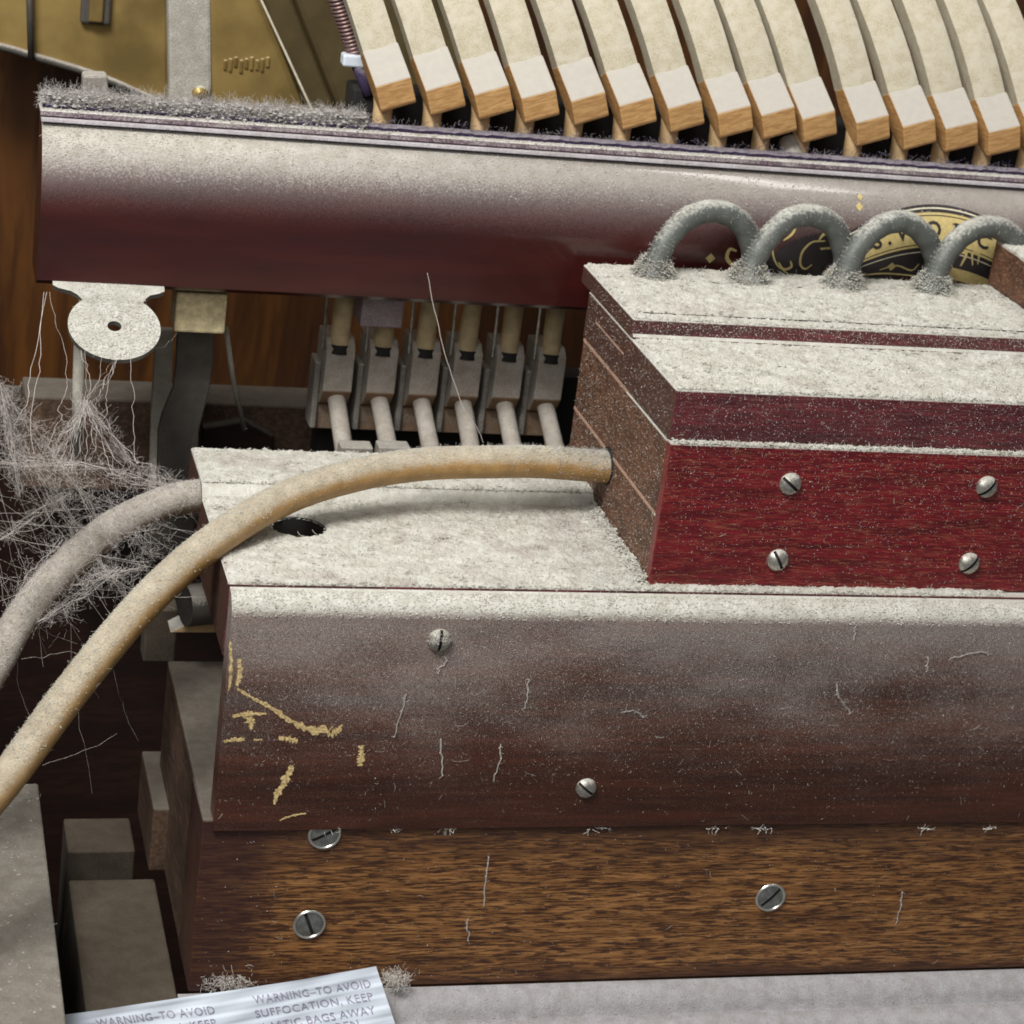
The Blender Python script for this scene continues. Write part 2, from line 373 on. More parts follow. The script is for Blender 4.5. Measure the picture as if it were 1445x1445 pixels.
def threads(Q, rad):
    """three-sided threads through the polylines Q (n, k, 3)"""
    n, k, _ = Q.shape; rad = np.broadcast_to(rad, (n,))
    T = np.gradient(Q, axis=1); T /= np.linalg.norm(T, axis=2)[..., None] + 1e-9
    u = np.cross(T, np.array([0.21, 0.4, 0.9])); u /= np.linalg.norm(u, axis=2)[..., None] + 1e-9
    b = np.cross(T, u); v = []
    for a in (0, 2.094, 4.189): v.append(Q + rad[:, None, None] * (math.cos(a) * u + math.sin(a) * b))
    V = np.stack(v, 2).reshape(-1, 3); f = []
    for i in range(k - 1):
        for j in range(3):
            f.append((i * 3 + j, i * 3 + (j + 1) % 3, (i + 1) * 3 + (j + 1) % 3, (i + 1) * 3 + j))
    F_ = (np.array(f)[None] + 3 * k * np.arange(n)[:, None, None]).reshape(-1, 4)
    return V, F_

def merge(parts):
    v = []; f = []; o = 0
    for a, b in parts:
        v.append(a); f += [tuple(x) for x in (np.asarray(b) + o).tolist()]; o += len(a)
    return np.concatenate(v), f

def fluff(name, parent, parts, mat='dust'):
    return obj(name, merge(parts), mat, parent, kind='stuff')

def rect(n, x0, x1, y0, y1, z0, z1):
    return np.stack([rng.uniform(x0, x1, n), rng.uniform(y0, y1, n), rng.uniform(z0, z1, n)], 1)

def flatdir(n, up=0.35):
    a = rng.uniform(0, 6.283, n); return np.stack([np.cos(a), np.sin(a), rng.uniform(-0.1, up, n)], 1)

def sheet(x0, x1, y0, y1, z, thick, seed, step=0.42, mask=None, ragged=0.5):
    """a blanket of dust: real height, thin and ragged at its border"""
    xs = np.arange(x0, x1 + step, step); ys = np.arange(y0, y1 + step, step)
    xs[-1] = x1; ys[-1] = y1
    X, Y = np.meshgrid(xs, ys, indexing='ij')
    h = thick * (0.05 + 0.55 * fbm(X * 0.2, Y * 0.2, seed) + 1.15 * fbm(X * 0.85, Y * 0.85, seed + 9, 3))
    e = np.minimum(np.minimum(X - x0, x1 - X), np.minimum(Y - y0, y1 - Y))
    e = np.clip((e + ragged * (fbm(X * 0.8, Y * 0.8, seed + 3) - 0.45)) / 0.7, 0, 1)
    h = h * e - 0.05 * (1 - e)
    if mask is not None: h = h * mask(X, Y) - 0.3 * (1 - mask(X, Y))
    X = X + (vnoise(X * 3, Y * 3, seed + 5) - 0.5) * 0.3 * e; Y = Y + (vnoise(X * 3, Y * 3, seed + 6) - 0.5) * 0.3 * e
    nx, ny = X.shape
    V = np.stack([X, Y, z + h], -1).reshape(-1, 3)
    i = np.arange(nx - 1)[:, None] * ny + np.arange(ny - 1)[None]
    Fq = np.stack([i, i + ny, i + ny + 1, i + 1], -1).reshape(-1, 4)
    if mask is not None:
        mk = mask(X, Y).reshape(-1); Fq = Fq[mk[Fq].max(1) > 0.05]
    return V, Fq

def dust_bed(parent, x0, x1, y0, y1, z, thick, seed, crumbs=1.4, hairs=0.35, front=True, mask=None, mat='dust'):
    A = (x1 - x0) * (y1 - y0); n1 = int(A * crumbs); n2 = int(A * hairs)
    parts = [sheet(x0, x1, y0, y1, z, thick, seed, mask=mask)]
    P = rect(n1, x0 + .3, x1 - .3, y0 + .2, y1 - .2, z + thick * 0.35, z + thick * 0.95)
    H = rect(n2, x0 + .3, x1 - .3, y0 + .2, y1 - .2, z + thick * 0.4, z + thick * 0.9)
    if mask is not None: P = P[mask(P[:, 0], P[:, 1]) > 0.8]; H = H[mask(H[:, 0], H[:, 1]) > 0.8]
    parts.append(grains(P, np.abs(rng.normal(0.19, 0.15, len(P))) + 0.07))
    nc = int(A / 130) if y1 - y0 > 3 else 0; cc = rect(nc, x0 + 1, x1 - 1, y0 + .8, max(y0 + .9, y1 - .8), z + thick * .6, z + thick)
    if mask is not None: cc = cc[mask(cc[:, 0], cc[:, 1]) > 0.8]
    kk = rng.integers(0, max(1, len(cc)), len(cc) * 26)
    if len(cc):
        Q = cc[kk] + rng.normal(0, 1, (len(kk), 3)) * (0.75, 0.6, 0.22); Q[:, 1] = np.clip(Q[:, 1], y0, y1)
        parts.append(grains(Q, np.abs(rng.normal(0.2, 0.1, len(Q))) + 0.08)); parts.append(fibres(Q[::3], flatdir(len(Q[::3]), .5), rng.uniform(0.8, 2.4, len(Q[::3])), 0.055))
    parts.append(fibres(H, flatdir(len(H)), rng.uniform(0.6, 2.2, len(H)), 0.055))
    if front:
        k = int((x1 - x0) * 3.0)
        E = rect(k, x0, x1, y0 - 0.15, y0 + 0.4, z, z + thick * 0.7)
        parts.append(grains(E, np.abs(rng.normal(0.17, 0.10, k)) + 0.06))
        E = rect(k // 2, x0, x1, y0 - 0.1, y0 + 0.3, z, z + thick * 0.6)
        parts.append(fibres(E, np.stack([rng.normal(0, 1, k // 2), rng.uniform(-1, 0, k // 2), rng.normal(-0.2, 0.5, k // 2)], 1), rng.uniform(0.5, 1.6, k // 2), 0.055))
    return fluff('dust', parent, parts, mat)

def specks(parent, n, x0, x1, z0, z1, y, bias=1.0, r=0.085, hairs=40, mat='lint'):
    """loose specks and lint clinging to an upright face, more of them towards its top when bias > 1"""
    u = rng.uniform(0, 1, n) ** (1 / bias)
    P = np.stack([rng.uniform(x0, x1, n), np.full(n, y), z0 + (z1 - z0) * u], 1)
    d = np.stack([rng.normal(0, 1, n), rng.normal(0, .15, n), rng.normal(0, 1, n)], 1)
    h = rng.random(n) < 0.42
    parts = [grains(P[~h], np.abs(rng.normal(r, r * 0.45, (~h).sum())) + 0.03), fibres(P[h], d[h], rng.uniform(0.25, 0.9, h.sum()), 0.026, 3, 0.6)]
    if hairs:
        P = np.stack([rng.uniform(x0, x1, hairs), np.full(hairs, y - .1), rng.uniform(z0, z1, hairs)], 1)
        d = np.stack([rng.normal(0, .5, hairs), np.full(hairs, 0.0), rng.normal(-.4, .8, hairs)], 1)
        t = fibres(P, d, rng.uniform(1.5, 5, hairs), 0.03, 6, 0.5); t[0][:, 1] = np.clip(t[0][:, 1], y - 0.5, y + 0.02); parts.append(t)
    return fluff('lint', parent, parts, mat)

# ------------------------------------------------------------------ surroundings
back = MB().box(-420, 480, 262, 270, -330, 420)
o = obj('back_wall', back, 'back_wood', kind='structure')
o = obj('floor', MB().box(-420, 480, -140, 262, -338, -330), 'dark_wood', kind='structure')

obj('shade_board', MB().box(-300, -70, 200, 215, -330, -28), 'dark_wood', kind='structure')  # added dark board standing in for the shade low behind the web
obj('cheek_light_block', MB().box(-262, -246, -160, 262, -330, 120), 'dark_wood', kind='structure')  # unseen side of the case, added to block lamp light from the left

# iron frame far behind the rail, painted gold
fr = thing('piano_harp', 'gold painted iron frame plates behind the dusty rail, top left', 'frame', at(120, 60, Y=226))
pl = [(-60, -60), (238, -60), (238, 150), (196, 132), (150, 112), (100, 95), (48, 80), (0, 66), (-60, 58)]
obj('plate', MB().plate([(p[0], p[2]) for p in (at(x, y, Y=226) for x, y in pl)], 226, 236), 'gold_paint', fr, 1.2)
edge = smooth_path([at(x, y, Y=225) for x, y in ((-60, 58), (0, 66), (48, 80), (100, 95), (150, 112), (196, 132), (240, 152))], 4)
obj('plate_edge', MB().tube(edge, 1.3, 8), 'dark_iron', fr, smooth=True)
a, b = at(40, -60, Y=222.5), at(44, 82, Y=222.5)
obj('rib', MB().tube([a, b], 1.1, 8), 'dark_iron', fr, smooth=True)
a = at(135, 14, Y=224)
obj('slot', MB().box(a[0] - 4.6, a[0] + 4.6, 223, 226.2, a[2] - 4.4, a[2] + 12), 'dark_iron', fr, 0.8)
obj('slot_pin', MB().box(a[0] - 2.2, a[0] + 2.2, 221.5, 223.4, a[2] - 3.5, a[2] + 8), 'gold_paint', fr, 0.6)
def slant(name, pts, y0, y1, mat, par, bev=1.0):
    return obj(name, MB().plate([(p[0], p[2]) for p in (at(x, y, Y=y0) for x, y in pts)], y0, y1), mat, par, bev)
slant('slanted_plate', [(292, -60), (346, -60), (446, 190), (300, 190)], 222, 236, 'gold_paint', fr, 2.0)
for i in range(9):
    q = at(318 + i * 7.5, 92 - (i % 3) * 2, Y=221.3)
    obj('cast_mark', MB().box(q[0] - .55, q[0] + .55, 221.3, 222.4, q[2] - 1.6 - (i % 2), q[2] + 1.6), 'gold_paint', fr, 0.25)
slant('slanted_rib', [(344, -60), (392, -60), (490, 190), (446, 190)], 228, 240, 'olive_paint', fr, 1.5)
slant('slanted_rib', [(392, -60), (440, -60), (540, 190), (490, 190)], 219, 240, 'olive_paint', fr, 2.0)
slant('slanted_rib', [(440, -60), (600, -60), (700, 190), (540, 190)], 232, 240, 'olive_paint', fr, 1.5)

st = thing('bass_string', 'thin straight string slanting over the gold frame', 'string', at(400, 70, Y=215))
obj('wire', MB().tube([at(350, -40, Y=215), at(448, 172, Y=205)], 0.35, 6), 'pale_line', st)
st = thing('wound_string', 'copper wound string end beside the leftmost hammer', 'string', at(487, 30, Y=150))
a, b = at(455, -60, Y=150), at(503, 78, Y=150)
obj('core_wire', MB().tube([a, b], 1.2, 8), 'dark_iron', st, smooth=True)
t = np.linspace(0, 1, 500); ax = (b - a); u = np.cross(ax, (0, 1, 0)); u /= np.linalg.norm(u); v2 = np.array([0, 1, 0])
obj('winding', MB().tube(a + t[:, None] * ax + 2.3 * (np.cos(t * 6.283 * 26)[:, None] * u + np.sin(t * 6.283 * 26)[:, None] * v2), 0.55, 5), 'copper_wire', st, smooth=True)
a = at(497, 86, Y=148); obj('end_clip', MB().box(a[0] - 3, a[0] + 3.5, 146, 151, a[2] - 1.5, a[2] + 2), 'plastic_white', st, 0.6)
obj('purple_tag', MB().tube([at(503, 90, Y=148), at(512, 112, Y=147), at(520, 135, Y=146)], 1.7, 7), 'purple_felt', st, smooth=True)

sb = thing('frame_strut', 'dusty upright grey bar rising behind the rail near its left end', 'strut', at(268, 145, Y=150))
pts = [at(x, y, Y=150) for x, y in ((236, -50), (297, -50), (299, 120), (294, 160), (238, 160), (239, 120))]
obj('bar', MB().plate([(p[0], p[2]) for p in pts], 150, 156), 'grey_bar', sb, 1.0)
a = at(282, 132, Y=149); obj('rivet', (lambda q: (q.lathe([(2.4, 0), (2.0, 1), (0.8, 1.6), (0, 1.7)], (0, 0, 0), 14), q)[1])(MB()), 'gold_paint', sb)
rv = sb.children[-1]; rv.rotation_euler = (math.pi / 2, 0, 0); rv.location = (Vector(a) - Vector(sb['base'])) * S
rv.data.transform(Matrix.Translation(Vector(sb['base']) * S))
tb = thing('wooden_tab', 'small pale dusty tab standing up behind the rail end', 'tab', at(135, 140, Y=140))
p = [at(x, y, Y=140) for x, y in ((117, 106), (152, 106), (154, 150), (116, 150))]
obj('tab', MB().plate([(q[0], q[2]) for q in p], 140, 146), 'key_paint', tb, 0.8)

# back rail with bolt, brackets and wires in the gap left of the action
br = thing('action_rail', 'dark dusty timber rail with a bolt deep behind the hoses', 'rail', at(260, 620, Y=158))
p = [at(130, 562, Y=158), at(440, 572, Y=158)]
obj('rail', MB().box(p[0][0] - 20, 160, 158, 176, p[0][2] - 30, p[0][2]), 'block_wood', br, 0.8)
a = at(326, 632, Y=157); q = MB(); q.lathe([(4.4, 0), (4.2, 1.4), (3.0, 2.2), (2.6, 1.2), (0, 1.2)], (0, 0, 0), 18)
bo = obj('bolt', q, 'dark_iron', br, smooth=40); bo.data.transform(Matrix.Translation(Vector(br['base']) * S)); bo.rotation_euler = (math.pi / 2, 0, 0); bo.location = (Vector(a) - Vector(br['base'])) * S
q = MB().plate([(p_[0], p_[2]) for p_ in (at(x, y, Y=156) for x, y in ((285, 600), (345, 590), (385, 612), (385, 665), (285, 665)))], 154, 158)
obj('washer_plate', q, 'dark_wood', br, 0.6)

bk = thing('iron_bracket', 'dark curved iron bracket hanging below the cream felt pad', 'bracket', at(262, 470, Y=120))
def strap(pts, w_, y, mat, name, thick=3.0):
    L = [at(px - w_ / 2 * s, py, Y=y) for px, py, s in pts]; R_ = [at(px + w_ / 2 * s, py, Y=y) for px, py, s in pts]
    obj(name, MB().plate([(p_[0], p_[2]) for p_ in L] [::-1] + [(p_[0], p_[2]) for p_ in R_], y, y + thick), mat, bk, 0.5)
strap([(276, 465, 1), (275, 510, 1), (270, 550, 1), (258, 585, 1.1), (252, 610, 1.1), (250, 690, 1.1)], 52, 120, 'dark_iron', 'curved_arm')
strap([(232, 465, 1), (230, 530, 1), (226, 590, 1), (224, 690, 1)], 26, 131, 'grey_bar', 'straight_arm')
cp = thing('felt_pad', 'square cream felt block under the left part of the rail', 'felt pad', at(282, 448, Y=108))
p0, p1 = at(249, 422, Y=108), at(317, 472, Y=108)
obj('pad', MB().box(p0[0], p1[0], 108, 120, p1[2], p0[2] + 2), 'cream_felt', cp, 0.7)
wr = thing('damper_rod', 'thin slanting wire right of the cream felt pad', 'wire', at(330, 540, Y=128))
obj('wire', MB().tube([at(319, 462, Y=126), at(328, 530, Y=128), at(345, 606, Y=134)], 0.8, 7), 'grey_bar', wr, smooth=True)
wr = thing('upright_rod', 'grey upright rod below the round dusty lug plate', 'rod', at(110, 590, Y=118))
obj('rod', MB().tube([at(112, 478, Y=118), at(108, 640, Y=118)], 1.7, 8), 'grey_bar', wr, smooth=True)

# ------------------------------------------------------------------ half-round hammer rail
RC, RY, RZ = 117.0, 20.0, 24.0
def rail_y(z): return RC - RY * math.sqrt(max(0.0, 1 - ((z - 62) / RZ) ** 2)) if z > 62 else RC - RY + (62 - z) * 0.06
rail = thing('hammer_rail', 'long dark red half-round rail with gold lettering, dusty along its shoulder', 'rail', (-151, 110, 43))
prof = [(RC - RY * math.cos(t), 62 + RZ * math.sin(t)) for t in np.linspace(math.radians(74), 0, 26)] + [(RC - RY + 0.6, 52), (RC - RY + 1.2, 43.6), (RC - RY + 3, 42.2), (118.6, 42.2), (118.6, 85.2)]
mb = MB(); xs = np.linspace(-150.6, 190, 60)
n_ = len(prof); V = [(x, p[0], p[1]) for x in xs for p in prof]
FF = [(i * n_ + j, i * n_ + (j + 1) % n_, (i + 1) * n_ + (j + 1) % n_, (i + 1) * n_ + j) for i in range(len(xs) - 1) for j in range(n_)]
FF = [tuple(reversed(q)) for q in FF]
mb.add(V, FF + [tuple(range(n_)), tuple(range((len(xs) - 1) * n_ + n_ - 1, (len(xs) - 1) * n_ - 1, -1))])
body = obj('rail_body', mb, 'rail_wood', rail, smooth=35)
obj('lip', MB().prism([(108.6, 85.9), (109.0, 87.6), (118, 87.6), (118, 85.9)], -151.2, 190), 'lip_wood', rail, 0.3)
obj('lower_lip', MB().prism([(107.2, 84.7), (107.6, 85.7), (112, 85.7), (112, 84.7)], -150.9, 190), 'lip_felt', rail, 0.2)
q = MB()
xs = np.linspace(-150.5, 190, 220)
prof = []
for x in xs:
    k = 0.35 * math.sin(x * 0.7) + 0.3 * math.sin(x * 1.9)
    prof.append([(x, 111.6 + k * .5, 87.7), (x, 111.3 + k * .5, 88.6 + k * .3), (x, 113.5, 89.0 + k * .5), (x, 117.6, 88.4)])
V = [p for r in prof for p in r]
q.add(V, [(i * 4 + j, (i + 1) * 4 + j, (i + 1) * 4 + j + 1, i * 4 + j + 1) for i in range(len(xs) - 1) for j in range(3)] + [(0, 1, 2, 3)])
obj('felt_strip', q, 'purple_felt', rail)
k = 5200
x = rng.uniform(-150, 150, k); P = np.stack([x, rng.uniform(111.2, 116, k), rng.uniform(87.8, 90.0, k)], 1)
keep = (P[:, 0] < -62) | (rng.random(k) < 0.13)
k2 = 6500
P2 = np.stack([rng.uniform(-151, -62, k2), rng.uniform(110.6, 118.5, k2), rng.uniform(88.5, 92.0, k2)], 1)
fluff('felt_lint', rail, [fibres(P[keep], flatdir(keep.sum(), 0.9) - [[0, .4, 0]], rng.uniform(0.8, 2.4, keep.sum()), 0.034, 5, 1.0),
      fibres(P2, flatdir(k2, .7), rng.uniform(1.0, 4.0, k2), 0.03, 7, 1.1), grains(P2[:2600] - [0, 0, .6], np.abs(rng.normal(.35, .2, 2600)) + .1)], 'grey_dust')
k = 500; P = np.stack([rng.uniform(-64, 150, k), rng.uniform(111, 113, k), rng.uniform(89, 91, k)], 1)
fluff('felt_fuzz', rail, [fibres(P, flatdir(k, .8), rng.uniform(.5, 1.8, k), 0.06, 3)], 'purple_felt')
# crumbs on the lip and on the shoulder
k = 9000; th = np.radians(rng.uniform(0, 1, k) ** 0.75 * 64 + 8)
x = rng.uniform(0, 1, k) ** 1.5 * 270 - 150.4
P = np.stack([x, RC - RY * np.cos(th), 62 + RZ * np.sin(th)], 1)
keep = rng.random(k) < np.clip((th - 0.42 + 0.28 * (fbm(x * .08, th * 4, 3) - .4)) * 2.2, 0, 1) ** 1.6
P = P[keep]; kk = len(P)
L = np.stack([rng.uniform(-151, 150, 1600), rng.uniform(108.8, 111.5, 1600), np.full(1600, 87.75)], 1)
fluff('dust', rail, [grains(P, np.abs(rng.normal(.13, .09, kk)) + .05), fibres(P[:1500], flatdir(min(1500, kk)), rng.uniform(.4, 1.3, min(1500, kk)), .05, 3), grains(L, np.abs(rng.normal(.14, .07, 1600)) + .05)])
# lug plate screwed to the rail's underside
TILT = math.radians(28)
def lug_pt(x, q, h=0.0): return (x, 98.0 - q * math.cos(TILT) - h * math.sin(TILT), 43.4 - q * math.sin(TILT) + h * math.cos(TILT))
lr, lq = 12.3, 15.6
lx = at(162, 462, Z=43.4 - lq * math.sin(TILT))[0]
disc = [(lx + lr * math.cos(t), lq - lr * math.sin(t)) for t in np.linspace(math.radians(50), math.radians(-230), 36)]
outline = [(lx - 15.8, -3), (lx + 14.2, -3), (lx + 14.2, 1.6), (lx + 12.6, 2.6), (lx + 10.2, 3.4), (lx + 9.0, 4.6), (lx + 8.6, 5.6)] + disc + [(lx - 8.6, 5.6), (lx - 9.4, 4.4), (lx - 11, 3.2), (lx - 14.4, 2.2), (lx - 15.8, 1.2)]
bm = bmesh.new()
hole = [(lx + 1.9 * math.cos(t), lq + 1.9 * math.sin(t)) for t in np.linspace(0, 2 * math.pi, 18, endpoint=False)]
def loop(pts):
    vs_ = [bm.verts.new((p[0] * S, p[1] * S, 0)) for p in pts]
    return [bm.edges.new((vs_[i], vs_[(i + 1) % len(vs_)])) for i in range(len(vs_))]
es = loop(outline) + loop(hole)
bmesh.ops.triangle_fill(bm, edges=es, use_beauty=True)
g_ = bmesh.ops.extrude_face_region(bm, geom=bm.faces[:])
for e in g_['geom']:
    if isinstance(e, bmesh.types.BMVert): e.co.z = -1.5 * S
for v in bm.verts: v.co = Vector(lug_pt(v.co.x / S, v.co.y / S, v.co.z / S)) * S
bmesh.ops.recalc_face_normals(bm, faces=bm.faces)
bm.verts.index_update()
V = np.array([v.co[:] for v in bm.verts]) / S; FF = [tuple(v.index for v in f.verts) for f in bm.faces]; bm.free()
obj('lug_plate', (V, FF), 'lug_metal', rail, label='round dusty lug plate with a hole under the rail')
k = 1500; a = rng.uniform(0, 6.28, k); rr = lr * np.sqrt(rng.uniform(.035, .97, k))
P = np.array([lug_pt(lx + r * math.cos(t), lq + r * math.sin(t), .05) for r, t in zip(rr, a)])
P2 = np.array([lug_pt(lx + rng.uniform(-9, 9), rng.uniform(-1, 7), .05) for _ in range(400)])
fluff('lug_dust', rail, [grains(P, np.abs(rng.normal(.18, .1, k)) + .06), grains(P2, .2), fibres(P[:200], flatdir(200), 1.2, .05)])
# small mauve block below the rail
p0, p1 = at(511, 433, Y=112), at(567, 464, Y=112)
rb = thing('rail_block', 'small mauve wooden block hanging under the rail above the second sticker', 'block', ((p0[0] + p1[0]) / 2, 116, p0[2]))
obj('block', MB().box(p0[0], p1[0], 112, 124, p1[2], 42.1), 'slip_paint', rb, 0.4)

# gold lettering and scrolls on the rail
def on_rail(x, z, d): return (x, rail_y(z) - d, z)
def flat_on_rail(polys, d):
    v = []; f = []
    for P in polys:
        o_ = len(v); v += [on_rail(px, pz, d) for px, pz in P]; f.append(tuple(range(o_, o_ + len(P))))
    return v, f
def ribbon_rail(path, wd, d):
    P = smooth_path([(x, 0, z) for x, z in path], 8); P = P[:, [0, 2]]; T = np.gradient(P, axis=0); T /= np.linalg.norm(T, axis=1)[:, None] + 1e-9
    N = np.stack([-T[:, 1], T[:, 0]], 1); tt = np.linspace(0, 1, len(P)); hw = wd * (0.35 + 0.65 * np.sin(math.pi * np.clip(tt * .9 + .05, 0, 1)))
    A, B = P + N * hw[:, None], P - N * hw[:, None]
    return [[tuple(A[i]), tuple(A[i + 1]), tuple(B[i + 1]), tuple(B[i])] for i in range(len(P) - 1)]
def arc(x): return 72.6 - 0.0105 * (x - 109.5) ** 2
def band(x0, x1, lo, hi, n=30):
    X = np.linspace(x0, x1, n)
    H = np.linspace(lo, hi, max(2, int((hi - lo) / 0.9) + 1))
    return [[(X[i], arc(X[i]) + a), (X[i + 1], arc(X[i + 1]) + a), (X[i + 1], arc(X[i + 1]) + b), (X[i], arc(X[i]) + b)] for i in range(n - 1) for a, b in zip(H[:-1], H[1:])]
dark = band(74, 150, -13.5, 6.6, 40)
for x_ in np.linspace(55, 74.5, 14)[:-1]:
    top = 57 + 13.5 * math.sqrt(max(0, 1 - ((x_ - 80) / 25.5) ** 2)); zz = np.linspace(56, top, 14)
    dark += [[(x_, a), (x_ + 1.5, a), (x_ + 1.5, b), (x_, b)] for a, b in zip(zz[:-1], zz[1:])]
obj('emblem_ground', flat_on_rail(dark, 0.08), 'black_ink', rail)
gold = band(78, 150, -4.9, 4.6, 40) + band(106, 150, -14.0, -10.4, 26) + [[(72, 65.5), (79.5, 66.5), (80, 58.6)], [(75, 59), (84, 61.2), (84, 57), (75, 56)]]
obj('emblem_band', flat_on_rail(gold, 0.14), 'gold_leaf', rail)
lines = band(76, 150, 5.5, 5.9, 40) + band(76, 150, -6.4, -6.1, 40)
obj('emblem_line', flat_on_rail(lines, 0.20), 'pale_line', rail)
lines = band(80, 150, -4.2, -3.95, 40) + band(80, 150, 3.7, 3.95, 40)
obj('emblem_inline', flat_on_rail(lines, 0.20), 'black_ink', rail)
sc = []
for path, wd in (([(51, 59.5), (46.5, 59), (44, 61), (44.5, 63.6), (46.6, 63.2)], 0.55), ([(52, 57), (47.5, 57.4), (45.4, 56)], 0.6),
                 ([(64, 57), (59.5, 60), (57.5, 65), (60, 70), (66, 73), (74, 74.5)], 0.28), ([(60, 60.5), (62, 58.5), (64.2, 59.4), (63.6, 61.2)], .4), ([(60.5, 67), (63, 69), (64.5, 72)], .4),
                 ([(70.5, 60.4), (68.6, 59), (66.8, 60.5), (66.8, 64), (69.4, 67), (73.5, 67.6)], 0.35), ([(71.5, 67.8), (73, 69.5), (75.5, 69.6)], .4),
                 ([(92, 60), (97, 61.6), (102, 60.4), (104, 62.5)], .25), ([(86, 58), (95, 59), (108, 58.5)], .25), ([(112, 66), (113.4, 66.6), (113, 64.6)], .4), ([(117, 66.6), (118.6, 66.2), (117.4, 62.6)], .45), ([(121.2, 63), (120.6, 66.4), (122.6, 66.8), (122.8, 63.4)], .4)):
    sc += ribbon_rail(path, wd, 0.2)
def diamond(x, z, r): return [(x - r, z), (x, z + r), (x + r, z), (x, z - r)]
sc += [diamond(39, 60.6, 1.5), diamond(95.5, 61.2, 1.3), diamond(84, 77.4, 1.2), diamond(84.5, 79.8, .9)]
obj('emblem_scroll', flat_on_rail(sc, 0.24), 'gold_leaf', rail)

def letters(text, size, bold=0.0, spacing=1.0):
    cu = bpy.data.curves.new('type', 'FONT'); cu.body = text; cu.size = size; cu.offset = bold; cu.space_character = spacing
    cu.align_x = 'CENTER'; cu.resolution_u = 3
    t = bpy.data.objects.new('type', cu); C.objects.link(t)
    bpy.context.view_layer.update()
    me = bpy.data.meshes.new_from_object(t.evaluated_get(bpy.context.evaluated_depsgraph_get()))
    v = np.array([q.co[:] for q in me.vertices]).reshape(-1, 3); f = [tuple(p.vertices) for p in me.polygons]
    bpy.data.objects.remove(t); bpy.data.curves.remove(cu); bpy.data.meshes.remove(me)
    return v, f
allv = []; allf = []
for ch, x in (('S', 89.6), ('.', 93.2), ('W', 98.9), ('O', 107.4), ('R', 115.6), ('C', 123.8)):
    v, f = letters(ch, 6.4, 0.13); sl = math.atan(-2 * 0.0105 * (x - 109.5)); cs, sn = math.cos(sl), math.sin(sl)
    px = x + v[:, 0] * cs - (v[:, 1] - 2.1) * sn; pz = arc(x) + v[:, 0] * sn + (v[:, 1] - 2.1) * cs
    o_ = len(allv); allv += [on_rail(a, b, 0.34) for a, b in zip(px, pz)]; allf += [tuple(i + o_ for i in q) for q in f]
    if ch != '.':                                   # serifs
        for (dx, dz) in {'S': ((1.4, 1.2), (-1.4, -1.2)), 'W': ((-2.6, 2.1), (2.6, 2.1), (0, 2.1)), 'R': ((-1.3, -2.05), (1.5, -2.05), (-1.4, 2.05)), 'C': ((1.6, 1.2),), 'O': ()}[ch]:
            o_ = len(allv); q = [(-.9, -.16), (.9, -.16), (.9, .16), (-.9, .16)]
            allv += [on_rail(x + (dx + a) * cs - (dz + b) * sn, arc(x) + (dx + a) * sn + (dz + b) * cs, 0.36) for a, b in q]; allf.append((o_, o_ + 1, o_ + 2, o_ + 3))
obj('lettering', (allv, allf), 'black_ink', rail)

# ------------------------------------------------------------------ hammers
ORD = ['first', 'second', 'third', 'fourth', 'fifth', 'sixth', 'seventh', 'eighth', 'ninth', 'tenth', 'eleventh', 'twelfth', 'thirteenth', 'fourteenth', 'fifteenth']
W_ = 10.3
ham = thing('piano_hammer', 'first hammer at the left end of the row, beside the wound string', 'hammer', (-60.3, 114, 99.4), 'felt hammers in a row above the rail')
hb = np.array(ham['base'])
# outline (y back, z up) from the bottom of the wooden tail round to the felt
tail = [(3.0, -8.1), (1.6, -8.0), (0.9, -7.2), (0.0, -0.4), (0.25, 0.0), (7.2, 7.0), (8.5, 8.2), (16.0, 5.4), (14.5, 1.0), (9.5, -5.5)]
obj('tail', MB().prism([(hb[1] + y, hb[2] + z) for y, z in tail], hb[0], hb[0] + W_), 'hammer_wood', ham, 0.35)
felt = [(8.3, 8.0), (10.0, 12.0), (13.0, 18), (17.6, 25), (24.5, 33), (33, 41), (38, 37), (29.5, 28), (23, 20), (18.6, 13), (16.2, 5.6)]
fy = np.array(felt); q = MB()
xs = np.linspace(0.25, W_ - .25, 6); V = []
for i, x in enumerate(xs):
    e = 1.0 if i in (0, 5) else (0.25 if i in (1, 4) else 0)
    for (y, z) in felt: V.append((hb[0] + x, hb[1] + y + e * .7, hb[2] + z - e * .5))
nf = len(felt)
q.add(V, [(i * nf + j, (i + 1) * nf + j, (i + 1) * nf + (j + 1) % nf, i * nf + (j + 1) % nf) for i in range(5) for j in range(nf)] + [tuple(range(nf)), tuple(range(6 * nf - 1, 5 * nf - 1, -1))])
obj('felt_head', q, 'hammer_felt', ham, smooth=50)
obj('shank', MB().tube([hb + (3.8, 9.5, -1.0), hb + (2.2, 9.5, -8), hb + (-3.2, 7.5, -22), hb + (-10, 5.5, -40)], 2.75, 14), 'shank_wood', ham, smooth=60)
ROLL = math.radians(19)
HX = [-60.3, -46.1, -32.1, -18.2, -3.6, 10.7, 25.3, 40.4, 54.0, 66.9, 83.9, 98.8, 112.6, 126.6, 140.8]
def hrot(i): return (math.radians(random.uniform(-2.2, 2.2)), -ROLL + math.radians(random.uniform(-1.6, 1.6) + (2.0 if i > 9 else 0)), math.radians(random.uniform(-1, 1)))
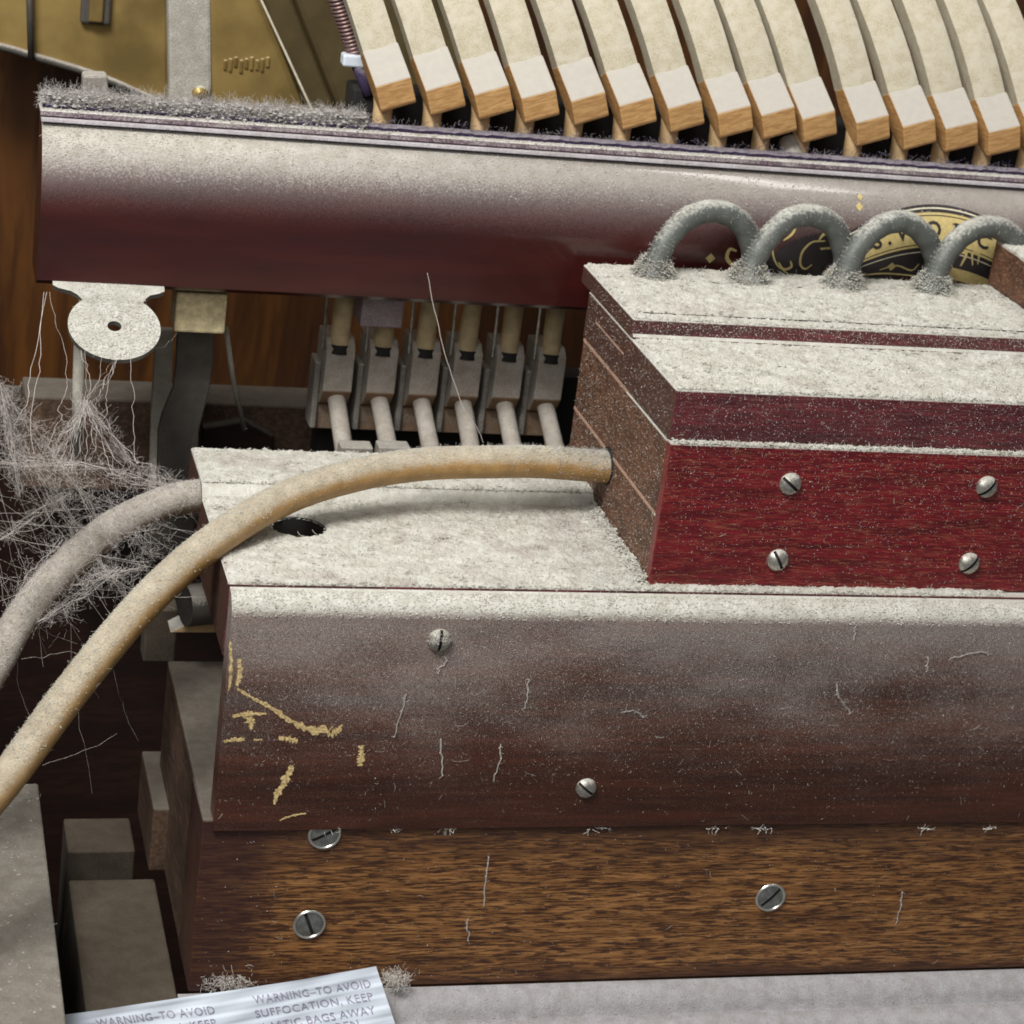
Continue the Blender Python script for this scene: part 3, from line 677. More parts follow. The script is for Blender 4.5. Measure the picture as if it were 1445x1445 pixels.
for i, x in enumerate(HX):
    if i == 0: ham.rotation_euler = hrot(0); continue
    h = dup(ham, (x, 114 + random.uniform(-.4, .4), 99.4 + random.uniform(-.3, .3)), '%s hammer from the left in the row of felt hammers above the rail' % ORD[i] if i < 13 else ('second hammer from the right edge of the photo, above the rail' if i == 13 else 'hammer at the right end of the row, cut by the photo edge'), hrot(i))
# dim felt rest behind the shanks
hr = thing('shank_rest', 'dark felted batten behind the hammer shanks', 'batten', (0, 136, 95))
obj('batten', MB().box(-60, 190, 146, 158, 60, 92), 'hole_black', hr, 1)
cw = thing('cork_button', 'pale cracked cork plug between two hammer shanks right of centre', 'plug', at(1117, 212, Y=122))
a = at(1117, 212, Y=122); obj('plug', MB().tube([a + (0, 3, 2), a + (0, -2, -2), a + (0, -2.6, -4.2)], [3.2, 3.4, 2.9], 12), 'key_paint', cw, smooth=40)

# ------------------------------------------------------------------ stickers of the action below the rail
sx = -59.9
sk = thing('action_sticker', 'leftmost of the six grey stickers below the rail', 'action lever', (sx, 130, -8), 'grey stickers in the dark gap below the rail')
stk = [(125, 19.0), (125, 5.6), (128.5, 1.0), (131.5, -0.6), (133, -9), (140, -9), (140, 21.5), (128.2, 21.5)]
obj('block', MB().prism(stk, sx - 4.3, sx + 4.3), 'sticker_wood', sk, 0.35)
obj('peg', MB().tube([(sx - .4, 127.6, 17.5), (sx + 0.2, 129.5, 30), (sx + 1.0, 131.5, 47)], 2.9, 14), 'peg_wood', sk, smooth=60)
obj('hole', MB().tube([(sx - .5, 127.2, 17.0), (sx - .4, 127.6, 19.6)], [3.3, 3.1], 14), 'hole_black', sk, smooth=60)
obj('stem', MB().tube([(sx + .6, 129.5, 3.2), (sx + .6, 124, 0.6), (sx + .6, 107, -8.0)], 2.7, 14), 'sticker_wood', sk, smooth=60)
obj('side_felt', MB().box(sx - 6.2, sx - 4.4, 130, 139, -8, 13), 'key_paint', sk, 0.5)
obj('wire', MB().tube([(sx - 5.2, 127, 18), (sx - 5.0, 129, 47)], 0.5, 6), 'bright_steel', sk)
nm = ['', 'second grey sticker from the left, under the mauve block', 'third grey sticker from the left below the rail', 'fourth grey sticker from the left, behind a hanging thread', 'fifth grey sticker from the left below the rail', 'rightmost grey sticker, next to the side of the stepped box']
for i in range(1, 6): dup(sk, (sx + 12.95 * i, 130, -8), nm[i], (0, 0, math.radians(random.uniform(-1.5, 1.5))))
for i, (px, py) in enumerate(((503, 640), (556, 640))):
    a = at(px, py, Y=104)
    kb = thing('key_button', ('white' if i == 0 else 'second white') + ' dusty block at the foot of the %s sticker' % ('leftmost' if i == 0 else 'second'), 'block', a)
    obj('block', MB().box(a[0] - 5, a[0] + 4.4, 102, 108, a[2] - 8, a[2] + 2.6), 'key_paint', kb, 0.4)
bb = thing('gap_shade_beam', 'beam blackened for the shade behind the grey stickers', 'beam', (-20, 150, 0))
obj('beam', MB().box(-60, 190, 146, 157, -40, 6), 'hole_black', bb, .5)  # black colour stands in for the shade in the gap

# ------------------------------------------------------------------ big lower case: top slab, upper board, lower board
case = thing('lower_case', 'big dark wooden case with dusty flat top and worn brown front', 'case', (0, 30, -118))
hc = at(421, 745, Z=0); hx, hy = hc[0], hc[1]
def slab_with_hole(x0, x1, y0, y1, z0, z1, r, n=32):
    mb = MB(); a = 9.0
    ring = [(hx + r * math.cos(t), hy + r * math.sin(t)) for t in np.linspace(0, 2 * math.pi, n, endpoint=False)]
    sq = []
    for t in np.linspace(0, 2 * math.pi, n, endpoint=False):
        k = a / max(abs(math.cos(t)), abs(math.sin(t))); sq.append((hx + k * math.cos(t), hy + k * math.sin(t)))
    V = [(p[0], p[1], z1) for p in ring] + [(p[0], p[1], z1) for p in sq] + [(p[0], p[1], z0) for p in ring]
    mb.add(V, [(i, n + i, n + (i + 1) % n, (i + 1) % n) for i in range(n)] + [((i + 1) % n, 2 * n + (i + 1) % n, 2 * n + i, i) for i in range(n)])
    X = [x0, hx - a, hx + a, x1]; Yy = [y0, hy - a, hy + a, y1]
    for i in range(3):
        for j in range(3):
            if i == 1 and j == 1: continue
            mb.add([(X[i], Yy[j], z1), (X[i + 1], Yy[j], z1), (X[i + 1], Yy[j + 1], z1), (X[i], Yy[j + 1], z1)], [(0, 1, 2, 3)])
    mb.add([(x0, y0, z0), (x1, y0, z0), (x1, y1, z0), (x0, y1, z0), (x0, y0, z1), (x1, y0, z1), (x1, y1, z1), (x0, y1, z1)], [(0, 1, 5, 4), (1, 2, 6, 5), (2, 3, 7, 6), (3, 0, 4, 7)])
    return mb
obj('top_board', slab_with_hole(-108.2, 190, -2.8, 53, -19, 0, 7.0), 'plum_wood', case)
obj('hole_bottom', MB().lathe([(7.6, 0), (0.01, 0)], (hx, hy, -17), 24), 'hole_black', case)
obj('hole_rim', MB().lathe([(6.9, -7), (6.9, -0.2), (7.15, 0.15), (7.4, 0.05)], (hx, hy, 0), 32), 'hole_black', case, smooth=True)
obj('rear_ledge', MB().prism([(53.1, -19), (53.1, -0.4), (51.6, 0.2), (52.6, 1.2), (55.0, 3.6), (80, 3.6), (80, -19)], -108.2, 190), 'plum_wood', case, 0.4)
bv = [(-3.1, -0.5)] + [(-4.2 - 5.3 * math.sin(t), -6.2 + 5.5 * math.cos(t)) for t in np.linspace(0.05, math.pi / 2, 9)] + [(-9.5, -64.6), (-3.1, -64.6)]
obj('upper_board', MB().prism(bv, -107.9, 190), 'panel_wood', case, smooth=30)
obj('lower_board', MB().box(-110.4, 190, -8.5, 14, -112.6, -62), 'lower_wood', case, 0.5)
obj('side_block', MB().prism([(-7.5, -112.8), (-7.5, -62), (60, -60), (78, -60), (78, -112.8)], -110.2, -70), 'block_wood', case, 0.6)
obj('inner_body', MB().box(-76, 190, -3.0, 70, -60, -19.2), 'dark_wood', case, 0.4)
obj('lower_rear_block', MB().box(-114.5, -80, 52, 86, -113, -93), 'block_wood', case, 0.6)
# dust on its top
def keep_hole(X, Y):
    d = np.hypot(X - hx, Y - hy); return np.clip((d - 7.0 - 0.5 * (fbm(X, Y, 4) - .4)) / 0.5, 0, 1)
dust_bed(case, -108.0, 100, -2.6, 52.6, 0.05, 0.9, 21, 1.5, 0.45, True, keep_hole)
dust_bed(case, -108.0, 10, 54.8, 79.6, 3.6, 0.7, 24, 0.9, 0.3)
k = 1500; P = np.stack([rng.uniform(-108, 0, k), rng.uniform(51.6, 52.6, k), rng.uniform(0, .6, k)], 1)
fluff('drift', case, [grains(P, np.abs(rng.normal(.2, .12, k)) + .07), fibres(P[:300], flatdir(300), 1.4, .055)])
# heap of dust against the left side of the stepped box
k = 3800; u = np.abs(rng.normal(0, 3.0, k)); y = rng.uniform(1, 56, k); wv = 0.6 + 1.2 * fbm(y * .2, y * 0, 8)
P = np.stack([-u * wv - .2, y, 0.6 + np.clip(2.2 - u * wv * .5, 0, 3) * rng.uniform(0, 1, k)], 1)
fluff('drift', case, [grains(P, np.abs(rng.normal(.26, .14, k)) + .08), fibres(P[:700], flatdir(700, .6), rng.uniform(.8, 2.2, 700), .055)])
# dust on the rounded front edge
k = 7000; th = rng.uniform(0, 1, k) ** 1.25 * 1.45
P = np.stack([rng.uniform(-107.8, 130, k), -4.2 - 5.35 * np.sin(th), -6.2 + 5.55 * np.cos(th)], 1)
fluff('edge_dust', case, [grains(P, np.abs(rng.normal(.12, .09, k)) + .05), fibres(P[:1500], flatdir(1500, .1), rng.uniform(.4, 1.5, 1500), .05)])
specks(case, 9000, -107.6, 128, -64, -7, -9.56, 2.3, 0.055, 70)
specks(case, 700, -109, 128, -111, -66, -8.56, 1.0, 0.06, 10)
# bits of lint caught along the joint
for px in (632, 846, 1010, 1075, 1310, 1400, 470, 560):
    a = at(px, 1167, Y=-9.2); k = 10; P = np.tile(a, (k, 1)) + rng.normal(0, 1, (k, 3)) * (1.6, .1, .12) + (0, 0.2, -.6)
    fluff('lint', case, [grains(P, .28, .6), fibres(P, np.stack([rng.normal(0, 1, k), rng.normal(0, .2, k), rng.normal(0, .3, k)], 1), 2.0, .06)], 'lint')
for px, py, dx, dy in ((748, 960, -2, 40), (1178, 965, 12, 45), (880, 1003, 30, 5), (622, 1045, 10, 55), (706, 1050, -9, 50), (660, 1300, -3, 28), (1206, 880, 0, 18), (628, 925, 0, 20), (1340, 930, 60, -6), (1310, 925, -2, 25), (1268, 1262, 0, 40), (690, 1210, -6, 60), (570, 980, -12, 60)):
    a = at(px, py, Y=-9.75 if py < 1165 else -8.75); b = at(px + dx, py + dy, Y=-9.75 if py < 1165 else -8.75)
    t = np.linspace(0, 1, 9)[:, None]; Q = a + (b - a) * t + np.cumsum(rng.normal(0, .36, (9, 3)), 0) * (1, .05, 1)
    q = np.stack([Q, Q + (.15, -.05, .2)], 0); pk = Q[[0, 1, 3, 8]] + rng.normal(0, .15, (4, 3)) * (1, .1, 1)
    fluff('lint', case, [threads(q, .06), grains(pk, .16, 1.0), fibres(Q[::2], rng.normal(0, 1, (5, 3)) * (1, .1, 1), 1.2, .035)], 'lint')
# chips in the varnish
def chip(path, widths):
    P = [at(x, y, Y=-9.62) for x, y in path]; P = smooth_path(P, 9); wv = np.interp(np.linspace(0, 1, len(P)), np.linspace(0, 1, len(widths)), widths) / 5.5 * 0.8
    T = np.gradient(P, axis=0); N = np.stack([-T[:, 2], 0 * T[:, 0], T[:, 0]], 1); N /= np.linalg.norm(N, axis=1)[:, None]
    A = P + N * (wv * rng.uniform(.15, .95, len(P)))[:, None]; B = P - N * (wv * rng.uniform(.15, .95, len(P)))[:, None]
    v = np.concatenate([A, B, A + (0, .12, 0), B + (0, .12, 0)]); n_ = len(P); f = []
    for i in range(n_ - 1):
        f += [(i, i + 1, n_ + i + 1, n_ + i), (2 * n_ + i, 2 * n_ + i + 1, i + 1, i), (n_ + i, n_ + i + 1, 3 * n_ + i + 1, 3 * n_ + i)]
    obj('varnish_chip', (v, f), 'bare_wood', case)
chip([(334, 971), (356, 985), (380, 997), (414, 1019), (440, 1030), (468, 1033)], (4, 4, 5, 9, 12, 16)); chip([(466, 1034), (476, 1031), (483, 1023)], (14, 9, 2))
chip([(328, 1011), (350, 1008), (376, 1007)], (4, 9, 3)); chip([(352, 1010), (353, 1018), (356, 1029)], (14, 12, 3))
chip([(316, 1047), (330, 1044), (345, 1043)], (3, 6, 5)); chip([(358, 1044), (370, 1044)], (2, 3)); chip([(393, 1041), (408, 1043), (420, 1047)], (4, 10, 7))
chip([(509, 1052), (510, 1066), (508, 1081)], (7, 9, 8)); chip([(412, 1080), (403, 1100), (392, 1118), (387, 1135)], (6, 10, 9, 3))
chip([(337, 930), (339, 950), (334, 968)], (5, 8, 4)); chip([(325, 905), (326, 940), (323, 975)], (3, 6, 3))
chip([(395, 1158), (410, 1152), (432, 1148)], (2, 3, 2))

# ------------------------------------------------------------------ screws
def screw_mesh(R, dome, slot_w, slot_d, skirt=0.6):
    xs = sorted(set(list(np.linspace(-R, R, 17)) + [-slot_w / 2 - .02, -slot_w / 2 + .02, slot_w / 2 - .02, slot_w / 2 + .02])); n_ = 15
    V = []; f = []
    for x in xs:
        h = math.sqrt(max(0, R * R - x * x))
        for y in np.linspace(-h, h, n_):
            z = dome * max(0.0, 1 - (x * x + y * y) / (R * R)) ** 0.75
            if abs(x) < slot_w / 2: z = min(z, dome) - slot_d
            V.append((x, y, z))
    for i in range(len(xs) - 1):
        for j in range(n_ - 1): f.append((i * n_ + j, (i + 1) * n_ + j, (i + 1) * n_ + j + 1, i * n_ + j + 1))
    a = np.linspace(0, 2 * math.pi, 40, endpoint=False); o_ = len(V)
    V += [(R * 1.002 * math.cos(t), R * 1.002 * math.sin(t), 0) for t in a] + [(R * 1.03 * math.cos(t), R * 1.03 * math.sin(t), -skirt) for t in a]
    f += [(o_ + i, o_ + 40 + i, o_ + 40 + (i + 1) % 40, o_ + (i + 1) % 40) for i in range(40)]
    me = mesh('screw', V, f, M['screw_steel'], smooth=40); me.materials.append(M['hole_black'])
    nx_ = len(xs) - 1
    for i in range(nx_):
        if abs(xs[i]) <= slot_w / 2 + .03 and abs(xs[i + 1]) <= slot_w / 2 + .03:
            for j in range(n_ - 1): me.polygons[i * (n_ - 1) + j].material_index = 1
    return me
DOME = screw_mesh(2.95, 1.5, 0.75, 0.9); SMALL = screw_mesh(2.75, 1.3, 0.6, 0.8); FLAT = screw_mesh(3.55, 0.45, 0.85, 0.35); FLAT.materials[0] = M['bright_steel']
RIM = MB(); RIM.lathe([(3.55, 0.1), (3.75, 0.42), (4.1, 0.38), (4.3, 0.0)], (0, 0, 0), 40)
RIMM = mesh('rim', *RIM.arr(), M['rim_steel'], smooth=True)
def screw(parent, me, p, ang, rim=False):
    o = bpy.data.objects.new('screw', me); C.objects.link(o); o.parent = parent
    o.location = (Vector(p) - Vector(parent['base'])) * S; o.rotation_euler = (math.pi / 2, math.radians(ang), 0)
    if rim:
        r = bpy.data.objects.new('rim', RIMM); C.objects.link(r); r.parent = o
    return o
screw(case, DOME, (-55.8, -9.9, -11.2), 4)
k = 420; a = rng.uniform(0, 6.28, k); rr = 3.0 * np.sqrt(rng.uniform(0, 1, k))
P = np.stack([-55.8 + rr * np.cos(a), -9.9 - 1.5 * np.maximum(0, 1 - (rr / 2.95) ** 2) ** .75, -11.2 + rr * np.sin(a)], 1); P = P[(P[:, 2] > -11.6) & (np.abs(P[:, 0] + 55.8) > .5)]
fluff('dust', case, [grains(P, np.abs(rng.normal(.13, .07, len(P))) + .05), fibres(P[:80], flatdir(len(P[:80]), .2), 1.2, .035)])
screw(case, SMALL, (-11.8, -9.9, -53.1), -52)
screw(case, FLAT, (-80.6, -8.75, -93.0), -22, True)
screw(case, FLAT, (45.7, -8.75, -87.7), 42, True)
screw(case, FLAT, (-79.2, -8.75, -66.4), 60, True)

# ------------------------------------------------------------------ stepped box on the case
bx = thing('stepped_box', 'stepped dark red box with dusty steps and four front screws', 'box', (40, 40, 0))
XE = 190
obj('front_board', MB().box(0, XE, 0, 3.6, 0.3, 39.2), 'red_wood', bx, 0.35)
obj('base_board', MB().box(0.1, XE, 3.75, 82.5, 0.3, 18.3), 'end_wood', bx, 0.25)
obj('core_board', MB().box(0.1, XE, 3.75, 83.0, 18.9, 38.6), 'end_wood', bx, 0.25)
for z, y0 in ((18.3, 5.0), (38.6, 40.0)):
    obj('glue_strip', MB().box(0.0, XE, y0, 82.8, z - .12, z + .72), 'glue_strip', bx)
obj('glue_strip', MB().box(-0.05, 20, 46.5, 74, 46.6, 47.2), 'glue_strip', bx)
obj('middle_board', MB().box(0.0, XE, 2.3, 84.0, 39.32, 52.6), 'plum_wood', bx, 0.35)
obj('top_bead', MB().prism([(42.2, 52.7), (41.6, 53.2), (42.2, 53.9), (45, 53.9), (45, 52.7)], 0.3, XE), 'plum_wood', bx, 0.15)
obj('top_board', MB().box(0.0, XE, 42.8, 92.6, 52.75, 57.9), 'plum_wood', bx, 0.3)
dust_bed(bx, 0.3, 128, 0.15, 2.1, 39.25, 0.7, 31, 3.0, 0.9)
dust_bed(bx, 0.3, 128, 2.6, 41.4, 52.6, 1.0, 33, 1.5, 0.45)
for y_, a_, b_ in ((47.9, 3, 150), (79.9, 2.5, 150)): obj('joint', MB().box(a_, b_, y_ - .16, y_ + .16, 57.7, 58.35), 'dark_wood', bx)
dust_bed(bx, 0.3, 128, 43.2, 47.6, 57.9, 0.6, 35, 1.8, 0.5)
dust_bed(bx, 0.3, 128, 48.1, 79.5, 57.9, 1.0, 36, 1.5, 0.5, False)
dust_bed(bx, 0.3, 128, 80.1, 92.2, 57.9, 0.9, 37, 1.5, 0.5)
specks(bx, 2600, 0.4, 120, 1, 38.5, -.05, 1.5, 0.055, 22)
specks(bx, 1500, 0.4, 124, 39.6, 52.2, 2.25, 1.3, 0.075, 10)
specks(bx, 1400, 0.4, 128, 53.0, 57.6, 42.72, 1.3, 0.09, 10)
k = 3200; P = np.stack([np.full(k, -.05), rng.uniform(3, 82, k), rng.uniform(1, 57, k)], 1)
fluff('lint', bx, [grains(P[:1900], np.abs(rng.normal(.06, .03, 1900)) + .03), fibres(P[1900:], np.stack([rng.normal(0, .1, k - 1900), rng.normal(0, 1, k - 1900), rng.normal(0, 1, k - 1900)], 1), rng.uniform(.2, .8, k - 1900), .024, 3, .5)], 'lint')
for (x, z, a_) in ((33.6, 29.4, -52), (88.5, 30.2, 43), (33.9, 8.2, -30), (88.1, 8.4, 42)): screw(bx, DOME, (x, -0.5, z), a_)

# brown block standing on the box at the right edge
p_ = [at(1396, 402, X=124.6), at(1446, 447, X=124.6), at(1431, 354, X=124.6), at(1414, 331, X=124.6)]
rbk = thing('corner_block', 'dusty topped brown block on the box at the right edge', 'block', (140, 80, 58))
obj('block', MB().prism([(92.3, 58.9), (62, 58.9), (62.6, 71.5), (77, 72.5), (92.3, 72.5)], 124.6, 170), 'end_wood', rbk, 0.8)
k = 900; P = np.stack([rng.uniform(124.7, 140, k), rng.uniform(63, 92, k), np.full(k, 72.5)], 1); P[:, 2] -= np.clip(77 - P[:, 1], 0, 20) * .07
fluff('dust', rbk, [grains(P, np.abs(rng.normal(.22, .1, k)) + .08), fibres(P[:200], flatdir(200), 1.4, .055)])

# ------------------------------------------------------------------ arched lead tubes
for i in range(4):
    x0 = (18.0, 46.4, 75.2, 103.2)[i]
    base = np.array([x0, 83.5, 58.0])
    t_ = thing('lead_tube', ('leftmost arched lead tube on the box, in front of the gold diamond', 'second arched lead tube from the left, framing the gold scrolls', 'third arched lead tube, framing the gold letters', 'rightmost arched lead tube, beside the brown corner block')[i], 'tube', base, 'arched lead tubes in a row on the box')
    jit = rng.normal(0, .35, 3)
    path = smooth_path([base + q for q in ((0, 0, -0.5), (0.6, 0.3, 5), (3.4, 1.2, 11.8 + jit[0]), (9.4, 3.0, 17.4 + jit[1]), (17.6, 4.8, 18.9 + jit[1]), (25.4, 6.2, 15.4 + jit[2]), (30.6, 7.3, 8.0), (32.4, 7.8, -0.4))], 7)
    rad = np.full(len(path), 3.25); 
    obj('arch', MB().tube(path, rad * (1 + .03 * np.sin(np.arange(len(path)) * 1.3)), 18), 'lead', t_, smooth=True)
    obj('collar', MB().lathe([(5.6, 0.2), (5.0, 1.6), (4.2, 3.0), (3.5, 4.6), (3.3, 5.4)], base, 18), 'lead', t_, smooth=True)
    k = 1500; a = rng.uniform(0, 6.28, k); h = rng.uniform(0, 1, k) ** 1.9; rr = 6.8 - 3.1 * h + rng.normal(0, .35, k)
    P = base + np.stack([rr * np.cos(a), rr * np.sin(a), h * 5.5 + .4], 1)
    idx = rng.integers(4, len(path) - 8, 900); a2 = rng.normal(0, .8, 900); T = np.gradient(path, axis=0)[idx]; T /= np.linalg.norm(T, axis=1)[:, None]
    up = np.array([0, 0, 1.0]) - T * T[:, 2:3]; up /= np.linalg.norm(up, axis=1)[:, None]; sd = np.cross(T, up)
    P2 = path[idx] + 3.4 * (np.cos(a2)[:, None] * up + np.sin(a2)[:, None] * sd)
    fluff('dust', t_, [grains(P, np.abs(rng.normal(.15, .08, k)) + .06), fibres(P[:420], flatdir(420, .7), rng.uniform(.6, 1.9, 420), .03, 5, .9), grains(P2, np.abs(rng.normal(.07, .05, 900)) + .03), fibres(P2[:260], flatdir(260), .8, .026)])

# ------------------------------------------------------------------ rubber hoses
def hose_dust(parent, path, r, n, spread, mat='dust', hair=0.35, rr=0.15):
    idx = rng.integers(1, len(path) - 1, n); f_ = rng.random(n)[:, None]; B = path[idx] * (1 - f_) + path[idx + 1 if False else np.minimum(idx + 1, len(path) - 1)] * f_
    T = np.gradient(path, axis=0)[idx]; T /= np.linalg.norm(T, axis=1)[:, None]
    up = np.array([0, 0, 1.0]) - T * T[:, 2:3]; up /= np.linalg.norm(up, axis=1)[:, None]; sd = np.cross(T, up); a = rng.normal(0, spread, n)
    P = B + r * (np.cos(a)[:, None] * up + np.sin(a)[:, None] * sd); h = int(n * hair)
    fluff('dust', parent, [grains(P, np.abs(rng.normal(rr, rr * .6, n)) + .05), fibres(P[:h], flatdir(h, .5), rng.uniform(.4, 1.5, h), .03, 4)], mat)
path = smooth_path([(3.0, 45.5, 14.8), (-6, 45, 15.4), (-20, 43.5, 16.6), at(700, 652, Y=42), at(600, 655, Y=42), at(500, 671, Y=37), at(400, 704, Y=29), at(300, 765, Y=15), at(205, 850, Y=1), at(105, 970, Y=-12), at(12, 1095, Y=-25), at(-70, 1190, Y=-34), at(-140, 1260, Y=-40)], 14)
obj('hose_end_ring', MB().tube([(0.3, 46, 15.2), (-0.5, 46, 15.2), (-0.55, 46, 15.2)], [5.3, 5.2, 4.2], 24), 'hole_black', bx, smooth=40)  # black ring at the hole, painting the contact shade round the hose
h1 = thing('rubber_hose', 'long tan rubber hose arching from the box side across the dusty top', 'hose', path[0])
obj('hose', MB().tube(path, 4.35, 22), 'hose_rubber', h1, smooth=True)
hose_dust(h1, path[:-30], 4.37, 9000, 0.62, 'dust', .30, .085)
hose_dust(h1, path[:26], 4.4, 1100, 1.0, 'grey_dust', .5, .09)
path2 = smooth_path([(-105, 58, -1.6), (-110, 57, -1.4), at(225, 712, Y=52), at(150, 750, Y=42), at(80, 812, Y=35), at(30, 872, Y=30), at(-5, 935, Y=25), at(-50, 1010, Y=20), at(-120, 1120, Y=14)], 12)
h2 = thing('rubber_hose', 'grey dusty hose behind the cobweb, left of the case', 'hose', path2[0])
obj('hose', MB().tube(path2, 4.3, 20), 'old_hose', h2, smooth=True)
hose_dust(h2, path2, 4.35, 4000, 0.9, 'grey_dust', .4, .08)

# fittings glimpsed under the second hose
a = at(240, 745, Y=66)
pf = thing('hose_end_ring', 'dark round socket beneath the end of the grey hose', 'socket', a)
q = MB(); q.tube([a + (0, 4, 0), a + (0, -3, -0.4), a + (0, -3.2, -.4)], [7.0, 7.0, 5.4], 22)
obj('socket', q, 'dark_iron', pf, smooth=40)
a = at(270, 850, Y=70); pf = thing('valve_stub', 'dark round stub between the two blocks left of the case', 'stub', a)
q = MB(); q.tube([a + (6, 0, 0), a + (-2, -2, 0), a + (-2.2, -2.1, 0)], [6.0, 6.0, 4.0], 20); obj('stub', q, 'dark_iron', pf, smooth=40)
p = [at(x, y, Y=72) for x, y in ((240, 893), (290, 868), (330, 893))]
pf = thing('wooden_wedge', 'small cream wooden wedge in the dark left of the case', 'wedge', p[1])
obj('wedge', MB().plate([(q[0], q[2]) for q in p], 72, 80), 'shank_wood', pf, .3)
a = at(228, 880, Y=84); pf = thing('grey_post', 'narrow grey post in the shadow beside the block', 'post', a)
p0, p1 = at(207, 860, Y=84), at(246, 935, Y=84); obj('post', MB().box(p0[0], p1[0], 84, 92, p1[2], p0[2]), 'low_shade_paint', pf, .5)

# ------------------------------------------------------------------ dusty blocks low down at the left
def low_block(name, label, x0, x1, y0, y1, z, hgt, mat, seed, n):
    t_ = thing(name, label, 'block', ((x0 + x1) / 2, (y0 + y1) / 2, z - hgt))
    obj('block', MB().box(x0, x1, y0, y1, z - hgt, z), mat, t_, 0.6)
    P = rect(n, x0 + .5, x1 - .5, y0, y1 - .5, z, z + .2)
    if n: fluff('dust', t_, [grains(P, np.abs(rng.normal(.16, .12, n)) + .05), fibres(P[:n // 5], flatdir(n // 5), rng.uniform(1, 3, n // 5), .06)], 'grey_dust')
low_block('wooden_block', 'pale dusty block in the lower left corner of the photo', -230, -145.5, -90, 61.6, -90, 60, 'corner_shade_paint', 1, 1500)
low_block('wooden_block', 'dim dusty block in the gap between the corner block and the case', -136, -112, -70, 56.5, -118, 60, 'low_shade_paint', 2, 0)
low_block('wooden_block', 'small dark block deep behind the dim dusty block', -135.2, -116, 72, 91, -118, 60, 'low_shade_paint', 3, 0)

# ------------------------------------------------------------------ rail at the foot of the case
ks = thing('foot_rail', 'grey dusty rounded rail along the foot of the case', 'rail', (20, -20, -130))
sl = [(-8.4, -113.2), (-10.2, -113.4), (-12.6, -114.6), (-14.6, -117.0), (-15.2, -119.2), (-15.6, -119.7), (-16.6, -119.2), (-19.5, -119.6), (-23, -121.5), (-25.6, -125), (-26.5, -132), (-26.5, -150), (-8.4, -150)]
xs = np.linspace(-113, 190, 40); n_ = len(sl)
V = [(x, p[0], p[1]) for x in xs for p in sl]; FF = [(i * n_ + j, (i + 1) * n_ + j, (i + 1) * n_ + (j + 1) % n_, i * n_ + (j + 1) % n_) for i in range(len(xs) - 1) for j in range(n_)]
FF += [tuple(range(n_)), tuple(range(len(V) - 1, len(V) - n_ - 1, -1))]
obj('rail', (V, FF), 'slip_paint', ks, smooth=35)
k = 4200; t = rng.uniform(0, 1, k); yy = -9 - 17 * t; zz = np.interp(-yy, [8.4, 10.2, 12.6, 14.6, 15.6, 16.6, 19.5, 23, 25.6, 26.5], [-113.2, -113.4, -114.6, -117, -119.7, -119.2, -119.6, -121.5, -125, -132])
P = np.stack([rng.uniform(-112, 130, k), yy, zz], 1)
fluff('dust', ks, [grains(P, np.abs(rng.normal(.11, .07, k)) + .04), fibres(P[:800], flatdir(800), rng.uniform(.4, 1.4, 800), .045, 3)], 'grey_dust')
# fluff tufts by the plastic strip
for px, py, sp, k in ((322, 1389, 3.4, 240), (556, 1382, 2.2, 360)):
    a = at(px, py, Y=-12.2); P = a + rng.normal(0, 1, (k, 3)) * (sp, .9, 1.2)
    tf = thing('lint_tuft', 'white lint tuft ' + ('above the middle of' if px < 400 else 'at the right end of') + ' the plastic strip', 'lint', a); tf['kind'] = 'stuff'
    fluff('lint', tf, [fibres(P, rng.normal(0, 1, (k, 3)), rng.uniform(.8, 3.0, k), .04, 6, 1.1)], 'lint')

# ------------------------------------------------------------------ plastic strip with the printed warning
sp = thing('plastic_strip', 'white crumpled plastic strip printed with a suffocation warning', 'plastic strip', at(330, 1430, Y=-17))
TL, TR, BR = at(20, 1441, Y=-16.5), at(531, 1364, Y=-16.5), at(556, 1440, Y=-21)
ux = TR - TL; UL = np.linalg.norm(ux); ux /= UL; dn = BR - TR; VL = np.linalg.norm(dn); dn /= VL; nn = np.cross(ux, dn); nn /= np.linalg.norm(nn)
if nn[1] > 0: nn = -nn
def strip_pt(u, v, d=0.0):
    """u along the strip, v down from its upper edge"""
    u = np.asarray(u, float); v = np.asarray(v, float)
    h = 0.10 * np.sin(v * 1.9 + 0.03 * u + 0.9 * np.sin(u * .09)) + 0.30 * np.sin(u * 0.11 + v * .3) + 0.05 * np.sin(v * 4.1 + u * .12) + 0.10 * np.sin(u * .37 + v)
    sag = -0.9 * np.sin(np.clip(u / UL, 0, 1) * math.pi) * 0.6
    return TL + u[..., None] * ux + (v - sag)[..., None] * dn + (h + d)[..., None] * nn
U, Vv = np.meshgrid(np.linspace(-8, UL, 150), np.linspace(0, VL + 5, 44), indexing='ij')
P = strip_pt(U, Vv); P2 = strip_pt(U, Vv, -0.12); nx, ny = U.shape
i = np.arange(nx - 1)[:, None] * ny + np.arange(ny - 1)[None]; Fq = np.stack([i, i + 1, i + ny + 1, i + ny], -1).reshape(-1, 4)
obj('strip', merge([(P.reshape(-1, 3), Fq), (P2.reshape(-1, 3), Fq[:, ::-1])]), 'plastic_white', sp, smooth=True)
LV = []; LF = []
